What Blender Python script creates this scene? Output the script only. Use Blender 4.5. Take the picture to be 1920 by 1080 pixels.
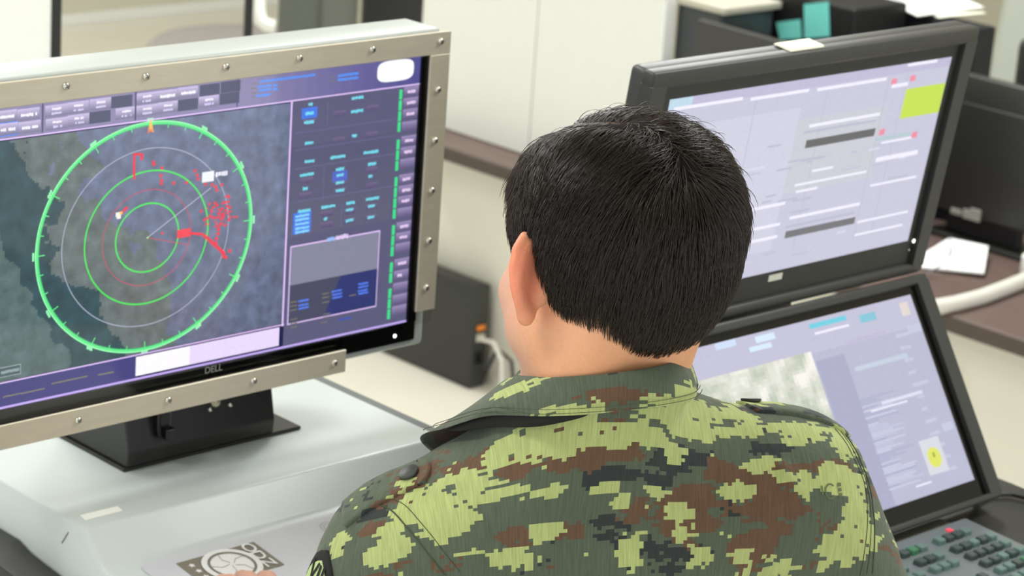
import bpy, bmesh, math, random
import numpy as np
from mathutils import Vector, Matrix, noise as mnoise

for o in list(bpy.data.objects): bpy.data.objects.remove(o)
scene = bpy.context.scene
COL = scene.collection
random.seed(7); RNG = np.random.default_rng(11)

# ------------------------------------------------------------------ camera
PPX, PPY = 960.0, 540.0
V1 = np.array([6150.0, -560.0]); V2 = np.array([-3734.0, -1256.0])
PP = np.array([PPX, PPY])
FPX = float(np.sqrt(-np.dot(V1-PP, V2-PP)))
_X = np.array([*(V1-PP), FPX]); _X /= np.linalg.norm(_X)
_Y = np.array([*(V2-PP), FPX]); _Y /= np.linalg.norm(_Y)
_Z = np.cross(_X, _Y); _Z /= np.linalg.norm(_Z)
RC = np.stack([_X, _Y, _Z], 1)          # world -> (right, down, forward)
CZ = 2.2
cd = bpy.data.cameras.new('camera'); cam = bpy.data.objects.new('camera', cd); COL.objects.link(cam)
cd.sensor_width = 36.0; cd.lens = FPX*36.0/1920.0
r_, d_, f_ = RC[0], RC[1], RC[2]
M = Matrix(((r_[0], -d_[0], -f_[0], 0), (r_[1], -d_[1], -f_[1], 0), (r_[2], -d_[2], -f_[2], CZ), (0, 0, 0, 1)))
cam.matrix_world = M
cd.clip_start = 0.05; cd.clip_end = 60
cd.dof.use_dof = True; cd.dof.focus_distance = 2.14; cd.dof.aperture_fstop = 12.5
scene.camera = cam
scene.view_settings.view_transform = 'Standard'; scene.view_settings.look = 'None'
scene.view_settings.exposure = 0.0; scene.view_settings.gamma = 1.0
scene.view_settings.use_curve_mapping = False

# ------------------------------------------------------------------ world and ceiling lamps
w = bpy.data.worlds.new('world'); scene.world = w; w.use_nodes = True
bgn = w.node_tree.nodes['Background']; bgn.inputs[0].default_value = (0.95, 0.98, 1.0, 1); bgn.inputs[1].default_value = 1.25
def area(name, loc, sx, sy, power, col=(0.98, 1.0, 0.99)):
    l = bpy.data.lights.new(name, 'AREA'); l.shape = 'RECTANGLE'; l.size = sx; l.size_y = sy; l.energy = power; l.color = col
    o = bpy.data.objects.new(name, l); o.location = loc; COL.objects.link(o); return o
LAMPS = [(1.6, 3.2, 3.4, 1.2, 0.6, 27), (0.1, 2.2, 3.4, 0.6, 1.2, 28), (3.4, 1.0, 3.4, 1.2, 0.6, 42), (4.6, 4.2, 3.4, 1.2, 0.6, 85), (3.4, 7.0, 3.4, 1.2, 0.6, 80)]
for i, (x, y, z, sx, sy, p) in enumerate(LAMPS): area('ceiling_lamp_light', (x, y, z), sx, sy, p)

# ------------------------------------------------------------------ measuring from the photograph
def ray(x, y): return RC.T @ np.array([x-PPX, y-PPY, FPX])
CAM = np.array([0, 0, CZ])
def at_x(x, y, X0): r = ray(x, y); return CAM+r*(X0/r[0])
def at_y(x, y, Y0): r = ray(x, y); return CAM+r*(Y0/r[1])
def at_z(x, y, Z0): r = ray(x, y); return CAM+r*((Z0-CZ)/r[2])
def at_d(x, y, D): return CAM+ray(x, y)*(D/FPX)

# ------------------------------------------------------------------ materials
def lin(c):
    out = []
    for v in c[:3]:
        v = v/255.0
        out.append(v/12.92 if v <= 0.04045 else ((v+0.055)/1.055)**2.4)
    return (out[0], out[1], out[2], 1.0)
MATS = {}
def mat(name, col, rough=0.5, metal=0.0, spec=0.5, noise=0.0, nscale=30, bump=0.0, bscale=200, coat=0.0, trans=0.0, sss=0.0, emit=None, estr=0.0, stretch=None):
    if name in MATS: return MATS[name]
    m = bpy.data.materials.new(name); m.use_nodes = True; nt = m.node_tree; b = nt.nodes['Principled BSDF']
    c = lin(col); b.inputs['Base Color'].default_value = c; b.inputs['Roughness'].default_value = rough
    b.inputs['Metallic'].default_value = metal; b.inputs['Specular IOR Level'].default_value = spec
    b.inputs['Coat Weight'].default_value = coat; b.inputs['Transmission Weight'].default_value = trans
    if sss: b.inputs['Subsurface Weight'].default_value = sss; b.inputs['Subsurface Radius'].default_value = (0.012, 0.005, 0.003); b.inputs['Subsurface Scale'].default_value = 0.6
    if emit: b.inputs['Emission Color'].default_value = lin(emit); b.inputs['Emission Strength'].default_value = estr
    tc = nt.nodes.new('ShaderNodeTexCoord'); vec = tc.outputs['Object']
    if stretch:
        mp = nt.nodes.new('ShaderNodeMapping'); mp.inputs['Scale'].default_value = stretch; nt.links.new(vec, mp.inputs[0]); vec = mp.outputs[0]
    n = nt.nodes.new('ShaderNodeTexNoise'); n.inputs['Scale'].default_value = nscale; n.inputs['Detail'].default_value = 4; nt.links.new(vec, n.inputs['Vector'])
    mx = nt.nodes.new('ShaderNodeMix'); mx.data_type = 'RGBA'; k = max(noise, 0.015)
    mx.inputs['A'].default_value = tuple(v*(1-k) for v in c[:3])+(1,); mx.inputs['B'].default_value = tuple(min(1, v*(1+k)) for v in c[:3])+(1,)
    nt.links.new(n.outputs['Fac'], mx.inputs['Factor']); nt.links.new(mx.outputs['Result'], b.inputs['Base Color'])
    if bump:
        n2 = nt.nodes.new('ShaderNodeTexNoise'); n2.inputs['Scale'].default_value = bscale; n2.inputs['Detail'].default_value = 3; nt.links.new(vec, n2.inputs['Vector'])
        bp = nt.nodes.new('ShaderNodeBump'); bp.inputs['Strength'].default_value = bump; bp.inputs['Distance'].default_value = 0.001
        nt.links.new(n2.outputs['Fac'], bp.inputs['Height']); nt.links.new(bp.outputs[0], b.inputs['Normal'])
    MATS[name] = m; return m
white_paint = mat('white_powder_paint', (200, 207, 207), 0.32, noise=0.02, bump=0.04, bscale=600)
grey_paint = mat('light_grey_paint', (184, 190, 188), 0.35, noise=0.02)
steel = mat('brushed_steel', (206, 197, 178), 0.42, metal=0.35, noise=0.10, nscale=25, bump=0.05, bscale=300, stretch=(1, 1, 6))
chrome = mat('polished_screw_steel', (215, 212, 204), 0.22, metal=1.0)
black_metal = mat('satin_black_steel', (34, 34, 33), 0.38, noise=0.06)
black_gloss = mat('glossy_black_plastic', (12, 12, 12), 0.12)
black_plastic = mat('black_plastic', (40, 40, 38), 0.45, noise=0.06, bump=0.08, bscale=900)
dark_plastic = mat('dark_grey_plastic', (58, 58, 56), 0.42, noise=0.05, bump=0.08, bscale=900)
grey_strip = mat('grey_strip_plastic', (128, 128, 120), 0.45)
gasket = mat('dark_grey_gasket', (92, 98, 98), 0.6)
floor_m = mat('cream_floor_tile', (226, 222, 208), 0.30, noise=0.05, nscale=6)
wall_m = mat('cream_wall_paint', (206, 202, 184), 0.75, noise=0.03, nscale=4)
panel_m = mat('cream_panel', (222, 219, 206), 0.6, noise=0.03, nscale=5)
white_lam = mat('white_laminate', (232, 233, 228), 0.5, noise=0.015)
brown_m = mat('dark_brown_laminate', (104, 86, 80), 0.45, noise=0.18, nscale=10, stretch=(4, 1, 1))
brown_e = mat('dark_brown_edge_band', (74, 62, 56), 0.5, noise=0.1)
paper_m = mat('white_paper', (244, 244, 240), 0.8, noise=0.01)
cream_paper = mat('cream_paper', (240, 240, 222), 0.8)
teal_m = mat('turquoise_paper', (128, 232, 222), 0.7, noise=0.04)
cable_m = mat('pale_grey_cable', (222, 220, 212), 0.5)
grey_fab = mat('grey_vinyl', (150, 144, 142), 0.6, noise=0.05)
dgreen_m = mat('grey_green_plastic', (92, 96, 90), 0.5, noise=0.08)
beige_m = mat('beige_plastic', (196, 192, 176), 0.5)
lime_m = mat('lime_plastic', (140, 184, 40), 0.5)
orange_m = mat('orange_plastic', (226, 130, 40), 0.5)
skin_m = mat('skin', (226, 168, 136), 0.50, spec=0.35, noise=0.06, nscale=40, bump=0.25, bscale=420, sss=0.25)
def vcol_mat(name, emit, rough=0.3, attr='Col'):
    m = bpy.data.materials.new(name); m.use_nodes = True; nt = m.node_tree; b = nt.nodes['Principled BSDF']
    a = nt.nodes.new('ShaderNodeVertexColor'); a.layer_name = attr
    tc = nt.nodes.new('ShaderNodeTexCoord'); n = nt.nodes.new('ShaderNodeTexNoise'); n.inputs['Scale'].default_value = 260
    nt.links.new(tc.outputs['Object'], n.inputs['Vector'])
    mp = nt.nodes.new('ShaderNodeMapRange'); mp.inputs[3].default_value = 0.93; mp.inputs[4].default_value = 1.07; nt.links.new(n.outputs['Fac'], mp.inputs[0])
    sc = nt.nodes.new('ShaderNodeVectorMath'); sc.operation = 'SCALE'; nt.links.new(a.outputs[0], sc.inputs[0]); nt.links.new(mp.outputs[0], sc.inputs[3])
    if emit:
        b.inputs['Base Color'].default_value = (0.012, 0.013, 0.016, 1)
        nt.links.new(sc.outputs[0], b.inputs['Emission Color']); b.inputs['Emission Strength'].default_value = emit
    else: nt.links.new(sc.outputs[0], b.inputs['Base Color'])
    b.inputs['Roughness'].default_value = rough; return m
screen_m = vcol_mat('lit_screen', 1.25, 0.35)
pale_screen_m = vcol_mat('lit_pale_screen', 1.0, 0.35)
print_m = vcol_mat('printed_sheet', 0, 0.35)

# ------------------------------------------------------------------ mesh helpers
class MB:
    def __init__(s): s.v = []; s.f = []; s.c = []
    def add(s, vs, fs, col=None):
        o = len(s.v); s.v += [tuple(map(float, v)) for v in vs]; s.f += [tuple(i+o for i in f) for f in fs]; s.c += [col]*len(fs)
    def box(s, lo, hi, M=None, col=None, r=0.0, seg=2):
        bm = bmesh.new(); bmesh.ops.create_cube(bm, size=1.0)
        for v in bm.verts: v.co = Vector([lo[i]+(v.co[i]+0.5)*(hi[i]-lo[i]) for i in range(3)])
        if r > 0: bmesh.ops.bevel(bm, geom=list(bm.edges), offset=r, segments=seg, affect='EDGES', profile=0.5)
        s.bm(bm, M, col)
    def bm(s, bm, M=None, col=None):
        if M is not None: bm.transform(M)
        bm.verts.index_update(); s.add([v.co for v in bm.verts], [[v.index for v in f.verts] for f in bm.faces], col); bm.free()
    def prism(s, prof, x0, x1, axis=0, M=None, col=None, r=0.0, seg=2):
        """profile polygon (a,b) extruded along axis; r rounds the long edges"""
        bm = bmesh.new(); n = len(prof)
        def P(a, b, x): return {0: (x, a, b), 1: (a, x, b), 2: (a, b, x)}[axis]
        A = [bm.verts.new(P(a, b, x0)) for a, b in prof]; B = [bm.verts.new(P(a, b, x1)) for a, b in prof]
        bm.faces.new(A); bm.faces.new(B[::-1])
        for i in range(n): bm.faces.new([A[i], B[i], B[(i+1) % n], A[(i+1) % n]])
        bmesh.ops.recalc_face_normals(bm, faces=bm.faces)
        if r > 0: bmesh.ops.bevel(bm, geom=list(bm.edges), offset=r, segments=seg, affect='EDGES', profile=0.5)
        s.bm(bm, M, col)
    def cyl(s, c0, c1, r0, r1=None, n=20, col=None, cap=True):
        r1 = r0 if r1 is None else r1; c0 = Vector(c0); c1 = Vector(c1); d = (c1-c0).normalized()
        a = d.orthogonal().normalized(); b = d.cross(a); vs = []; fs = []
        for c, r in ((c0, r0), (c1, r1)):
            for i in range(n):
                t = 2*math.pi*i/n; vs.append(c+a*(r*math.cos(t))+b*(r*math.sin(t)))
        for i in range(n): fs.append((i, (i+1) % n, n+(i+1) % n, n+i))
        if cap: fs += [tuple(range(n))[::-1], tuple(range(n, 2*n))]
        s.add(vs, fs, col)
    def tube(s, pts, r, n=10, col=None):
        pts = [Vector(p) for p in pts]; rs = r if isinstance(r, (list, tuple)) else [r]*len(pts); vs = []; fs = []; pa = None
        for i, p in enumerate(pts):
            d = (pts[min(i+1, len(pts)-1)]-pts[max(i-1, 0)]).normalized()
            a = d.orthogonal().normalized() if pa is None else (pa-d*pa.dot(d)).normalized(); pa = a; b = d.cross(a)
            for k in range(n):
                t = 2*math.pi*k/n; vs.append(p+a*(rs[i]*math.cos(t))+b*(rs[i]*math.sin(t)))
        for i in range(len(pts)-1):
            for k in range(n): fs.append((i*n+k, i*n+(k+1) % n, (i+1)*n+(k+1) % n, (i+1)*n+k))
        fs += [tuple(range(n))[::-1], tuple(range((len(pts)-1)*n, len(pts)*n))]
        s.add(vs, fs, col)
    def lathe(s, prof, c, axis=(0, 0, 1), n=24, col=None):
        c = Vector(c); d = Vector(axis).normalized(); a = d.orthogonal().normalized(); b = d.cross(a); vs = []; fs = []
        for r, h in prof:
            for k in range(n):
                t = 2*math.pi*k/n; vs.append(c+d*h+a*(r*math.cos(t))+b*(r*math.sin(t)))
        for i in range(len(prof)-1):
            for k in range(n): fs.append((i*n+k, i*n+(k+1) % n, (i+1)*n+(k+1) % n, (i+1)*n+k))
        fs += [tuple(range(n))[::-1], tuple(range((len(prof)-1)*n, len(prof)*n))]
        s.add(vs, fs, col)
    def build(s, name, m, parent=None, smooth=False, angle=35):
        me = bpy.data.meshes.new(name); me.from_pydata(s.v, [], s.f); me.update()
        if any(c is not None for c in s.c):
            at = me.color_attributes.new('Col', 'FLOAT_COLOR', 'CORNER'); arr = np.zeros((len(me.loops), 4), np.float32); k = 0
            for p, c in zip(me.polygons, s.c):
                arr[p.loop_start:p.loop_start+p.loop_total] = lin(c) if c is not None else (0, 0, 0, 1)
            at.data.foreach_set('color', arr.ravel())
        me.materials.append(m); o = bpy.data.objects.new(name, me); COL.objects.link(o)
        if parent is not None: o.parent = parent; o.matrix_parent_inverse = parent.matrix_world.inverted() if False else Matrix.Translation(-parent.location)
        if smooth:
            me.shade_smooth(); me.set_sharp_from_angle(angle=math.radians(angle))
        return o
def thing(name, label, cat, loc=(0, 0, 0), group=None):
    o = bpy.data.objects.new(name, None); COL.objects.link(o); o.location = loc; o.empty_display_size = 0.05
    o['label'] = label; o['category'] = cat
    if group: o['group'] = group
    return o
def tag(o, label, cat, group=None):
    o['label'] = label; o['category'] = cat
    if group: o['group'] = group
    return o
def struct(o): o['kind'] = 'structure'; return o
def text_mesh(s, size, font=None):
    cu = bpy.data.curves.new('t', 'FONT'); cu.body = s; cu.size = size; cu.align_x = 'CENTER'; cu.align_y = 'CENTER'; cu.extrude = 0.0
    ob = bpy.data.objects.new('t', cu); COL.objects.link(ob)
    dg = bpy.context.evaluated_depsgraph_get(); me = bpy.data.meshes.new_from_object(ob.evaluated_get(dg))
    vs = [v.co.copy() for v in me.vertices]; fs = [tuple(p.vertices) for p in me.polygons]
    bpy.data.objects.remove(ob); bpy.data.meshes.remove(me); return vs, fs
# ================================================================== the room
b = MB(); b.box((-3, -3, -0.1), (9.5, 9.0, 0.0)); struct(b.build('floor', floor_m))
b = MB(); b.box((-3, 8.84, 0), (9.5, 8.98, 3.6)); struct(b.build('wall_back', wall_m))
b = MB(); b.box((9.4, -3, 0), (9.5, 8.84, 3.6)); struct(b.build('wall_right', wall_m))
b = MB(); b.box((-3, 8.80, 0), (9.4, 8.84, 0.042), r=0.004); struct(b.build('baseboard_back', white_lam))
b = MB(); b.box((-3, -3, 3.5), (9.5, 9.0, 3.6)); struct(b.build('ceiling', wall_m))
# ceiling lamps (their own light above comes from the lamp lines at the top)
lamp_glow = mat('lamp_diffuser', (255, 252, 245), 0.6, emit=(255, 252, 245), estr=2.5)
LPOS = ['above the steel framed monitor', 'behind the photographer', 'above the black console', 'above the brown table', 'near the back wall']
for (x, y, z, sx, sy, p), s in zip(LAMPS, LPOS):
    t = thing('ceiling_lamp', 'white rectangular ceiling light panel '+s, 'ceiling light', (x, y, z+0.03), 'ceiling light panels')
    b = MB(); b.box((x-sx/2-0.03, y-sy/2-0.03, z+0.02), (x+sx/2+0.03, y+sy/2+0.03, z+0.07), r=0.004); b.build('lamp_housing', white_lam, t)
    b = MB(); b.box((x-sx/2, y-sy/2, z+0.008), (x+sx/2, y+sy/2, z+0.02)); b.build('lamp_diffuser', lamp_glow, t)

# ================================================================== grey console with the radar display
YF = 2.115          # front of the steel frame
t = thing('console', 'light grey metal console desk under the steel framed radar monitor', 'console', (1.675, 2.3, 0))
prof = [(2.56, 1.13), (2.088, 1.13), (2.056, 1.094), (1.80, 1.062), (1.785, 1.03), (1.86, 0.95), (1.95, 0.90), (1.95, 0.0), (2.56, 0.0)]
b = MB(); b.prism(prof, 1.421, 1.929, r=0.0035, seg=3); b.build('body', white_paint, t, smooth=True)
b = MB(); b.box((1.929, 1.79, 0.02), (1.950, 2.56, 1.126), r=0.003); b.build('edge_gasket', gasket, t)
prof = [(2.60, 0.0), (2.60, 1.073), (2.215, 1.073), (2.19, 1.066), (2.155, 1.062), (2.13, 1.060), (2.10, 1.045), (2.06, 1.00), (1.98, 0.94), (1.86, 0.90), (1.86, 0.0)]
b = MB(); b.prism(prof, 1.372, 1.4205, r=0.004, seg=3); b.build('side_panel', black_plastic, t, smooth=True)
# tread line and small scratch on the side
L = lambda q: at_x(q[0], q[1], 1.4205)
p0, p1 = L((116, 1018)), L((128, 998))
b = MB(); b.tube([p0, p1], 0.0007, 6); b.build('scratch', grey_strip, t)
# white label on the top
c = [at_z(*q, 1.1304) for q in ((150, 967), (220, 950), (230, 958), (160, 976))]
b = MB(); b.add([(p[0], p[1], 1.1302) for p in c]+[(p[0], p[1], 1.1312) for p in c], [(3, 2, 1, 0), (4, 5, 6, 7), (0, 1, 5, 4), (1, 2, 6, 5), (2, 3, 7, 6), (3, 0, 4, 7)])
tag(b.build('label_strip', paper_m), 'small blank white label strip stuck on the front left corner of the grey console', 'label')

# printed control sheet on the sloping shelf: plane through y=2.056,z=1.094 and y=1.80,z=1.062
sl = (1.094-1.062)/(2.056-1.80); nrm = Vector((0, -sl, 1)).normalized()
def shelf(px, py, h=0.0):
    r = ray(px, py); # z = 1.094 + sl*(y-2.056)
    k = (1.094-sl*2.056-CZ)/(r[2]-sl*r[1]); p = CAM+r*k; return Vector(p)+nrm*h
def shelf_xy(x, y, h=0.0): return Vector((x, y, 1.094+sl*(y-2.056)))+nrm*h
ang = math.atan(sl)
TS = Matrix.Translation(shelf_xy(1.675, 1.93)) @ Matrix.Rotation(ang, 4, 'X')
sheet_t = thing('control_sheet', 'glossy silver printed panel with ring emblem on the shelf of the grey console', 'panel', tuple(shelf_xy(1.675, 1.93)))
b = MB()
bm = bmesh.new(); xs0, xs1, ys0, ys1 = 1.458-1.675, 1.915-1.675, 1.835-1.93, 2.046-1.93
bmesh.ops.create_cube(bm, size=1.0)
for v in bm.verts: v.co = Vector((xs0+(v.co.x+.5)*(xs1-xs0), ys0+(v.co.y+.5)*(ys1-ys0), 0.0005+(v.co.z+.5)*0.0015))
bmesh.ops.bevel(bm, geom=[e for e in bm.edges if abs(e.verts[0].co.z-e.verts[1].co.z) > 0.001], offset=0.012, segments=5, affect='EDGES', profile=0.5)
b.bm(bm, TS); sheet_m = mat('silver_printed_film', (205, 206, 214), 0.28, noise=0.10, nscale=14); b.build('film', sheet_m, sheet_t)
# emblem: ring, badge, stars and rotated letters
ec = shelf(438, 1078); badge = mat('taupe_print', (126, 120, 108), 0.4, noise=0.04); wprint = mat('white_print', (232, 232, 232), 0.4)
# badge corners picked on the shelf plane
Ax, Ay = shelf(475, 1020), shelf(524, 1065)   # right end of the badge
Lx = shelf(328, 1059)
bx0, bx1 = Lx.x, Ax.x; by1 = Ax.y; by0 = by1-(Ax.y-Ay.y)
b = MB(); hh = 0.0024
def flat(b, pts, h, th=0.0004):
    n = len(pts); b.add([shelf_xy(x, y, h) for x, y in pts]+[shelf_xy(x, y, h+th) for x, y in pts], [tuple(range(n, 2*n))]+[(i, (i+1) % n, n+(i+1) % n, n+i) for i in range(n)])
flat(b, [(bx0, by0), (bx1, by0), (bx1, by1), (bx0, by1)], hh); b.build('badge', badge, sheet_t)
def ring(b, cx, cy, r0, r1, h, n=64, sq=1.0, th=0.0004):
    v = []; f = []
    for i in range(n):
        a = 2*math.pi*i/n
        for r in (r0, r1): v.append(shelf_xy(cx+r*math.cos(a), cy+r*math.sin(a)*sq, h))
    for i in range(n): j = (i+1) % n; f.append((2*i, 2*i+1, 2*j+1, 2*j))
    b.add(v, f)
ecx = (bx0+bx1)/2; ecy = (by0+by1)/2-0.003; R0 = (by1-by0)*0.54
b = MB(); ring(b, ecx, ecy, 0.0005, R0*1.12, hh+0.0009); ring(b, ecx, ecy, R0*0.90, R0*1.12, hh+0.0012); b.build('emblem_disc', wprint, sheet_t)
b = MB(); ring(b, ecx, ecy, R0*0.80, R0*0.90, hh+0.0016)
for k in range(5):
    a0 = 0.4+k*1.25; p = [(ecx+R0*0.12*math.cos(a0), ecy+R0*0.12*math.sin(a0)), (ecx+R0*0.45*math.cos(a0+.3), ecy+R0*0.45*math.sin(a0+.3)), (ecx+R0*0.8*math.cos(a0), ecy+R0*0.8*math.sin(a0))]
    b.tube([shelf_xy(x, y, hh+0.0016) for x, y in p], 0.00025, 5)
b.build('emblem_ring', badge, sheet_t)
b = MB(); lx = bx1-0.0145; n3 = (by1-by0)/3.15
for k, ch in enumerate('ODZ'):
    vs, fs = text_mesh(ch, 0.024)
    cy = by1-n3*(k+0.55); vv = []
    for v in vs: vv.append(shelf_xy(lx+v.y*0.85, cy-v.x*1.05, hh+0.0012))
    b.add(vv, fs); b.add([v+nrm*0.0002+Vector((0.0007, 0, 0)) for v in vv], fs); b.add([v+nrm*0.0002+Vector((0, 0.0007, 0)) for v in vv], fs)
b.build('badge_letter', wprint, sheet_t)
b = MB()
for k in range(3):
    cx, cy = bx0+0.012, by1-0.012-k*0.013; pts = []
    for i in range(10):
        a = math.pi/2+i*math.pi/5; r = 0.0042 if i % 2 == 0 else 0.002; pts.append((cx+r*math.cos(a), cy+r*math.sin(a)))
    flat(b, pts, hh+0.0006)
b.build('badge_star', wprint, sheet_t)
# dotted wheel mark at the far end of the film
b = MB(); q = shelf(620, 992)
for rr, nn in ((0.012, 22), (0.008, 14)):
    for i in range(nn):
        a = 2*math.pi*i/nn; ring(b, q.x+rr*math.cos(a), q.y+rr*math.sin(a), 0.0001, 0.0009, hh, 6)
b.build('dotted_mark', badge, sheet_t)

# ---------------- steel framed monitor
mon = thing('monitor', 'large monitor showing a green radar ring, in a bolted steel frame', 'monitor', (1.62, 2.2, 1.13))
xl, xr, zt, zb = 1.285, 1.9285, 1.6215, 1.232
b = MB(); b.box((xl+0.004, YF+0.014, zb+0.004), (xr-0.003, YF+0.078, zt), r=0.006, seg=3); b.build('housing', grey_paint, mon, smooth=True)
FZ = 0.0245
b = MB()   # steel frame as four strips, bottom right corner left open
b.box((xl, YF, zt-FZ-0.003), (xr, YF+0.003, zt-0.001), r=0.0008, seg=1)
b.box((xl, YF, zb-0.003), (1.7945, YF+0.003, zb+FZ), r=0.0008, seg=1)
b.box((1.8985, YF, 1.284), (xr, YF+0.003, zt-FZ-0.003), r=0.0008, seg=1)
b.box((xl, YF, zb+FZ), (xl+0.022, YF+0.003, zt-FZ-0.003), r=0.0008, seg=1)
b.build('steel_frame', steel, mon)
def screw(x, z, y=YF, r=0.0043, parent=mon, m=chrome):
    b = MB(); b.lathe([(r*0.98, 0), (r, 0.0012), (r*0.82, 0.0026), (r*0.5, 0.0034), (r*0.3, 0.0036)], (x, y, z), (0, -1, 0), 18)
    o = b.build('screw', m, parent, smooth=True, angle=60)
    s = MB(); a = random.random()*3
    for k in (0, math.pi/2):
        dx, dz = math.cos(a+k)*r*0.6, math.sin(a+k)*r*0.6
        s.tube([(x-dx, y-0.0036, z-dz), (x+dx, y-0.0036, z+dz)], r*0.11, 4)
    s.build('slot', black_metal, o)
    return o
for x in (1.302, 1.4044, 1.5025, 1.6057, 1.7056, 1.8097, 1.9118): screw(x, 1.6095)
for z in (1.5525, 1.4922, 1.4318, 1.3707, 1.3127): screw(1.9118, z)
for x in (1.312, 1.426, 1.5427, 1.6596, 1.7762): screw(x, 1.2435)
# inner black bezel
b = MB(); yb = YF+0.0105
b.box((xl+0.02, yb, zt-0.03), (1.9085, yb+0.006, zt-0.012)); b.box((xl+0.02, yb, zb+0.013), (1.9085, yb+0.006, 1.2690), r=0.002)
b.box((1.8955, yb, 1.2690), (1.9085, yb+0.006, zt-0.03)); b.box((xl+0.02, yb, 1.269), (1.3085, yb+0.006, zt-0.03)); b.build('bezel', black_gloss, mon)
b = MB(); b.lathe([(0.0022, 0), (0.0022, 0.0006), (0.001, 0.0012)], (at_y(740, 630, yb)[0], yb, at_y(740, 630, yb)[2]), (0, -1, 0), 12)
b.build('power_light', mat('white_led', (255, 255, 255), 0.4, emit=(255, 255, 255), estr=3.0), mon)
vs, fs = text_mesh('DELL', 0.011); q = at_y(400, 692, yb)
b = MB(); b.add([(q[0]+v.x, yb-0.0004, q[2]+v.y) for v in vs], fs); b.build('logo', mat('silver_print', (190, 190, 188), 0.4), mon)
# clear cover sheet, notched at the bottom right corner
cov = bpy.data.materials.new('clear_cover'); cov.use_nodes = True; nt = cov.node_tree; nt.nodes.clear()
out = nt.nodes.new('ShaderNodeOutputMaterial'); mixs = nt.nodes.new('ShaderNodeMixShader'); tr = nt.nodes.new('ShaderNodeBsdfTransparent'); gl = nt.nodes.new('ShaderNodeBsdfGlossy')
gl.inputs['Roughness'].default_value = 0.06; tr.inputs[0].default_value = (0.93, 0.94, 0.93, 1); fr = nt.nodes.new('ShaderNodeFresnel'); fr.inputs[0].default_value = 1.5
gm = nt.nodes.new('ShaderNodeNewGeometry'); mm = nt.nodes.new('ShaderNodeMath'); mm.operation = 'MULTIPLY'; m1 = nt.nodes.new('ShaderNodeMath'); m1.operation = 'SUBTRACT'; m1.inputs[0].default_value = 1.0; nt.links.new(gm.outputs['Backfacing'], m1.inputs[1]); nt.links.new(m1.outputs[0], mm.inputs[0]); nt.links.new(fr.outputs[0], mm.inputs[1]); nt.links.new(mm.outputs[0], mixs.inputs[0]); nt.links.new(tr.outputs[0], mixs.inputs[1]); nt.links.new(gl.outputs[0], mixs.inputs[2]); nt.links.new(mixs.outputs[0], out.inputs[0])
b = MB(); b.prism([(xl+0.003, zb+0.003), (1.795, zb+0.003), (1.795, 1.266), (1.798, 1.2675), (1.9265, 1.2675), (1.9265, zt-0.003), (xl+0.003, zt-0.003)], YF+0.0035, YF+0.0055, axis=1)
b.build('cover_sheet', cov, mon)
# stand: bent black steel foot, slanted riser, tilt bracket
zs = 1.1305
b = MB(); b.box((1.545, 2.198, zs), (1.80, 2.36, zs+0.004), r=0.001, seg=1); b.build('stand_plate', black_metal, mon)
prof = [(2.198, zs+0.004), (2.196, zs+0.022), (2.228, 1.30), (2.245, 1.30), (2.33, zs+0.004)]
b = MB(); b.prism(prof, 1.549, 1.758, r=0.0015, seg=1); b.build('stand_riser', black_metal, mon)
b = MB(); b.box((1.60, YF+0.07, 1.24), (1.71, 2.25, 1.34), r=0.004); b.build('tilt_bracket', black_metal, mon)
def yr(z): return 2.196+(z-(zs+0.022))/(1.30-zs-0.022)*(2.228-2.196)
for (px, py, r, m) in ((401, 752, 0.0065, mat('brass_bolt', (206, 198, 170), 0.3, metal=0.8)), (388, 766, 0.0032, chrome), (426, 757, 0.0032, chrome)):
    p = at_y(px, py, 2.205); b = MB(); b.lathe([(r, -0.004), (r, 0.003), (r*0.7, 0.0045), (r*0.2, 0.005)], (p[0], yr(p[2]), p[2]), (0, -1, 0.17), 16); b.build('stand_bolt', m, mon, smooth=True)
p = at_y(302, 790, 2.2); b = MB(); b.box((p[0]-0.010, 2.19, p[2]-0.016), (p[0]+0.008, 2.215, p[2]+0.022), r=0.003); b.box((p[0]-0.004, 2.182, p[2]-0.018), (p[0]+0.008, 2.20, p[2]-0.004), r=0.002); b.build('cable_clip', black_gloss, mon)

# ---------------- what the radar screen shows (flat emissive picture, all in one mesh)
YS = yb+0.0035
def S(px, py): p = at_y(px, py, YS); return p[0], p[2]
sx0, sx1, sz0, sz1 = 1.3085, 1.8955, 1.2690, 1.5915
sb = MB(); layer = [0]
def sy(k): return YS-0.00012*k
def srect(x0, z0, x1, z1, col, k, c2=None, parts=1):
    x0 = max(x0, sx0); x1 = min(x1, sx1)
    if x1 <= x0: return
    if c2 is None: sb.add([(x0, sy(k), z0), (x1, sy(k), z0), (x1, sy(k), z1), (x0, sy(k), z1)], [(0, 1, 2, 3)], col)
    else:
        n = 5
        for i in range(n):
            t = (i+0.5)/n; za = z0+(z1-z0)*i/n; zc = z0+(z1-z0)*(i+1)/n
            sb.add([(x0, sy(k), za), (x1, sy(k), za), (x1, sy(k), zc), (x0, sy(k), zc)], [(0, 1, 2, 3)], tuple(col[j]+(c2[j]-col[j])*t for j in range(3)))
def stext(x0, zc, wd, h, col, k, fill=0.8):
    x = x0
    while x < x0+wd:
        g = h*random.uniform(0.35, 0.75)
        if random.random() < fill: srect(x, zc-h/2*random.uniform(0.6, 1), min(x+g*0.85, x0+wd), zc+h/2*random.uniform(0.6, 1), col, k)
        x += g
def spoly(pts, col, k): sb.add([(x, sy(k), z) for x, z in pts], [tuple(range(len(pts)))], col)
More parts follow.
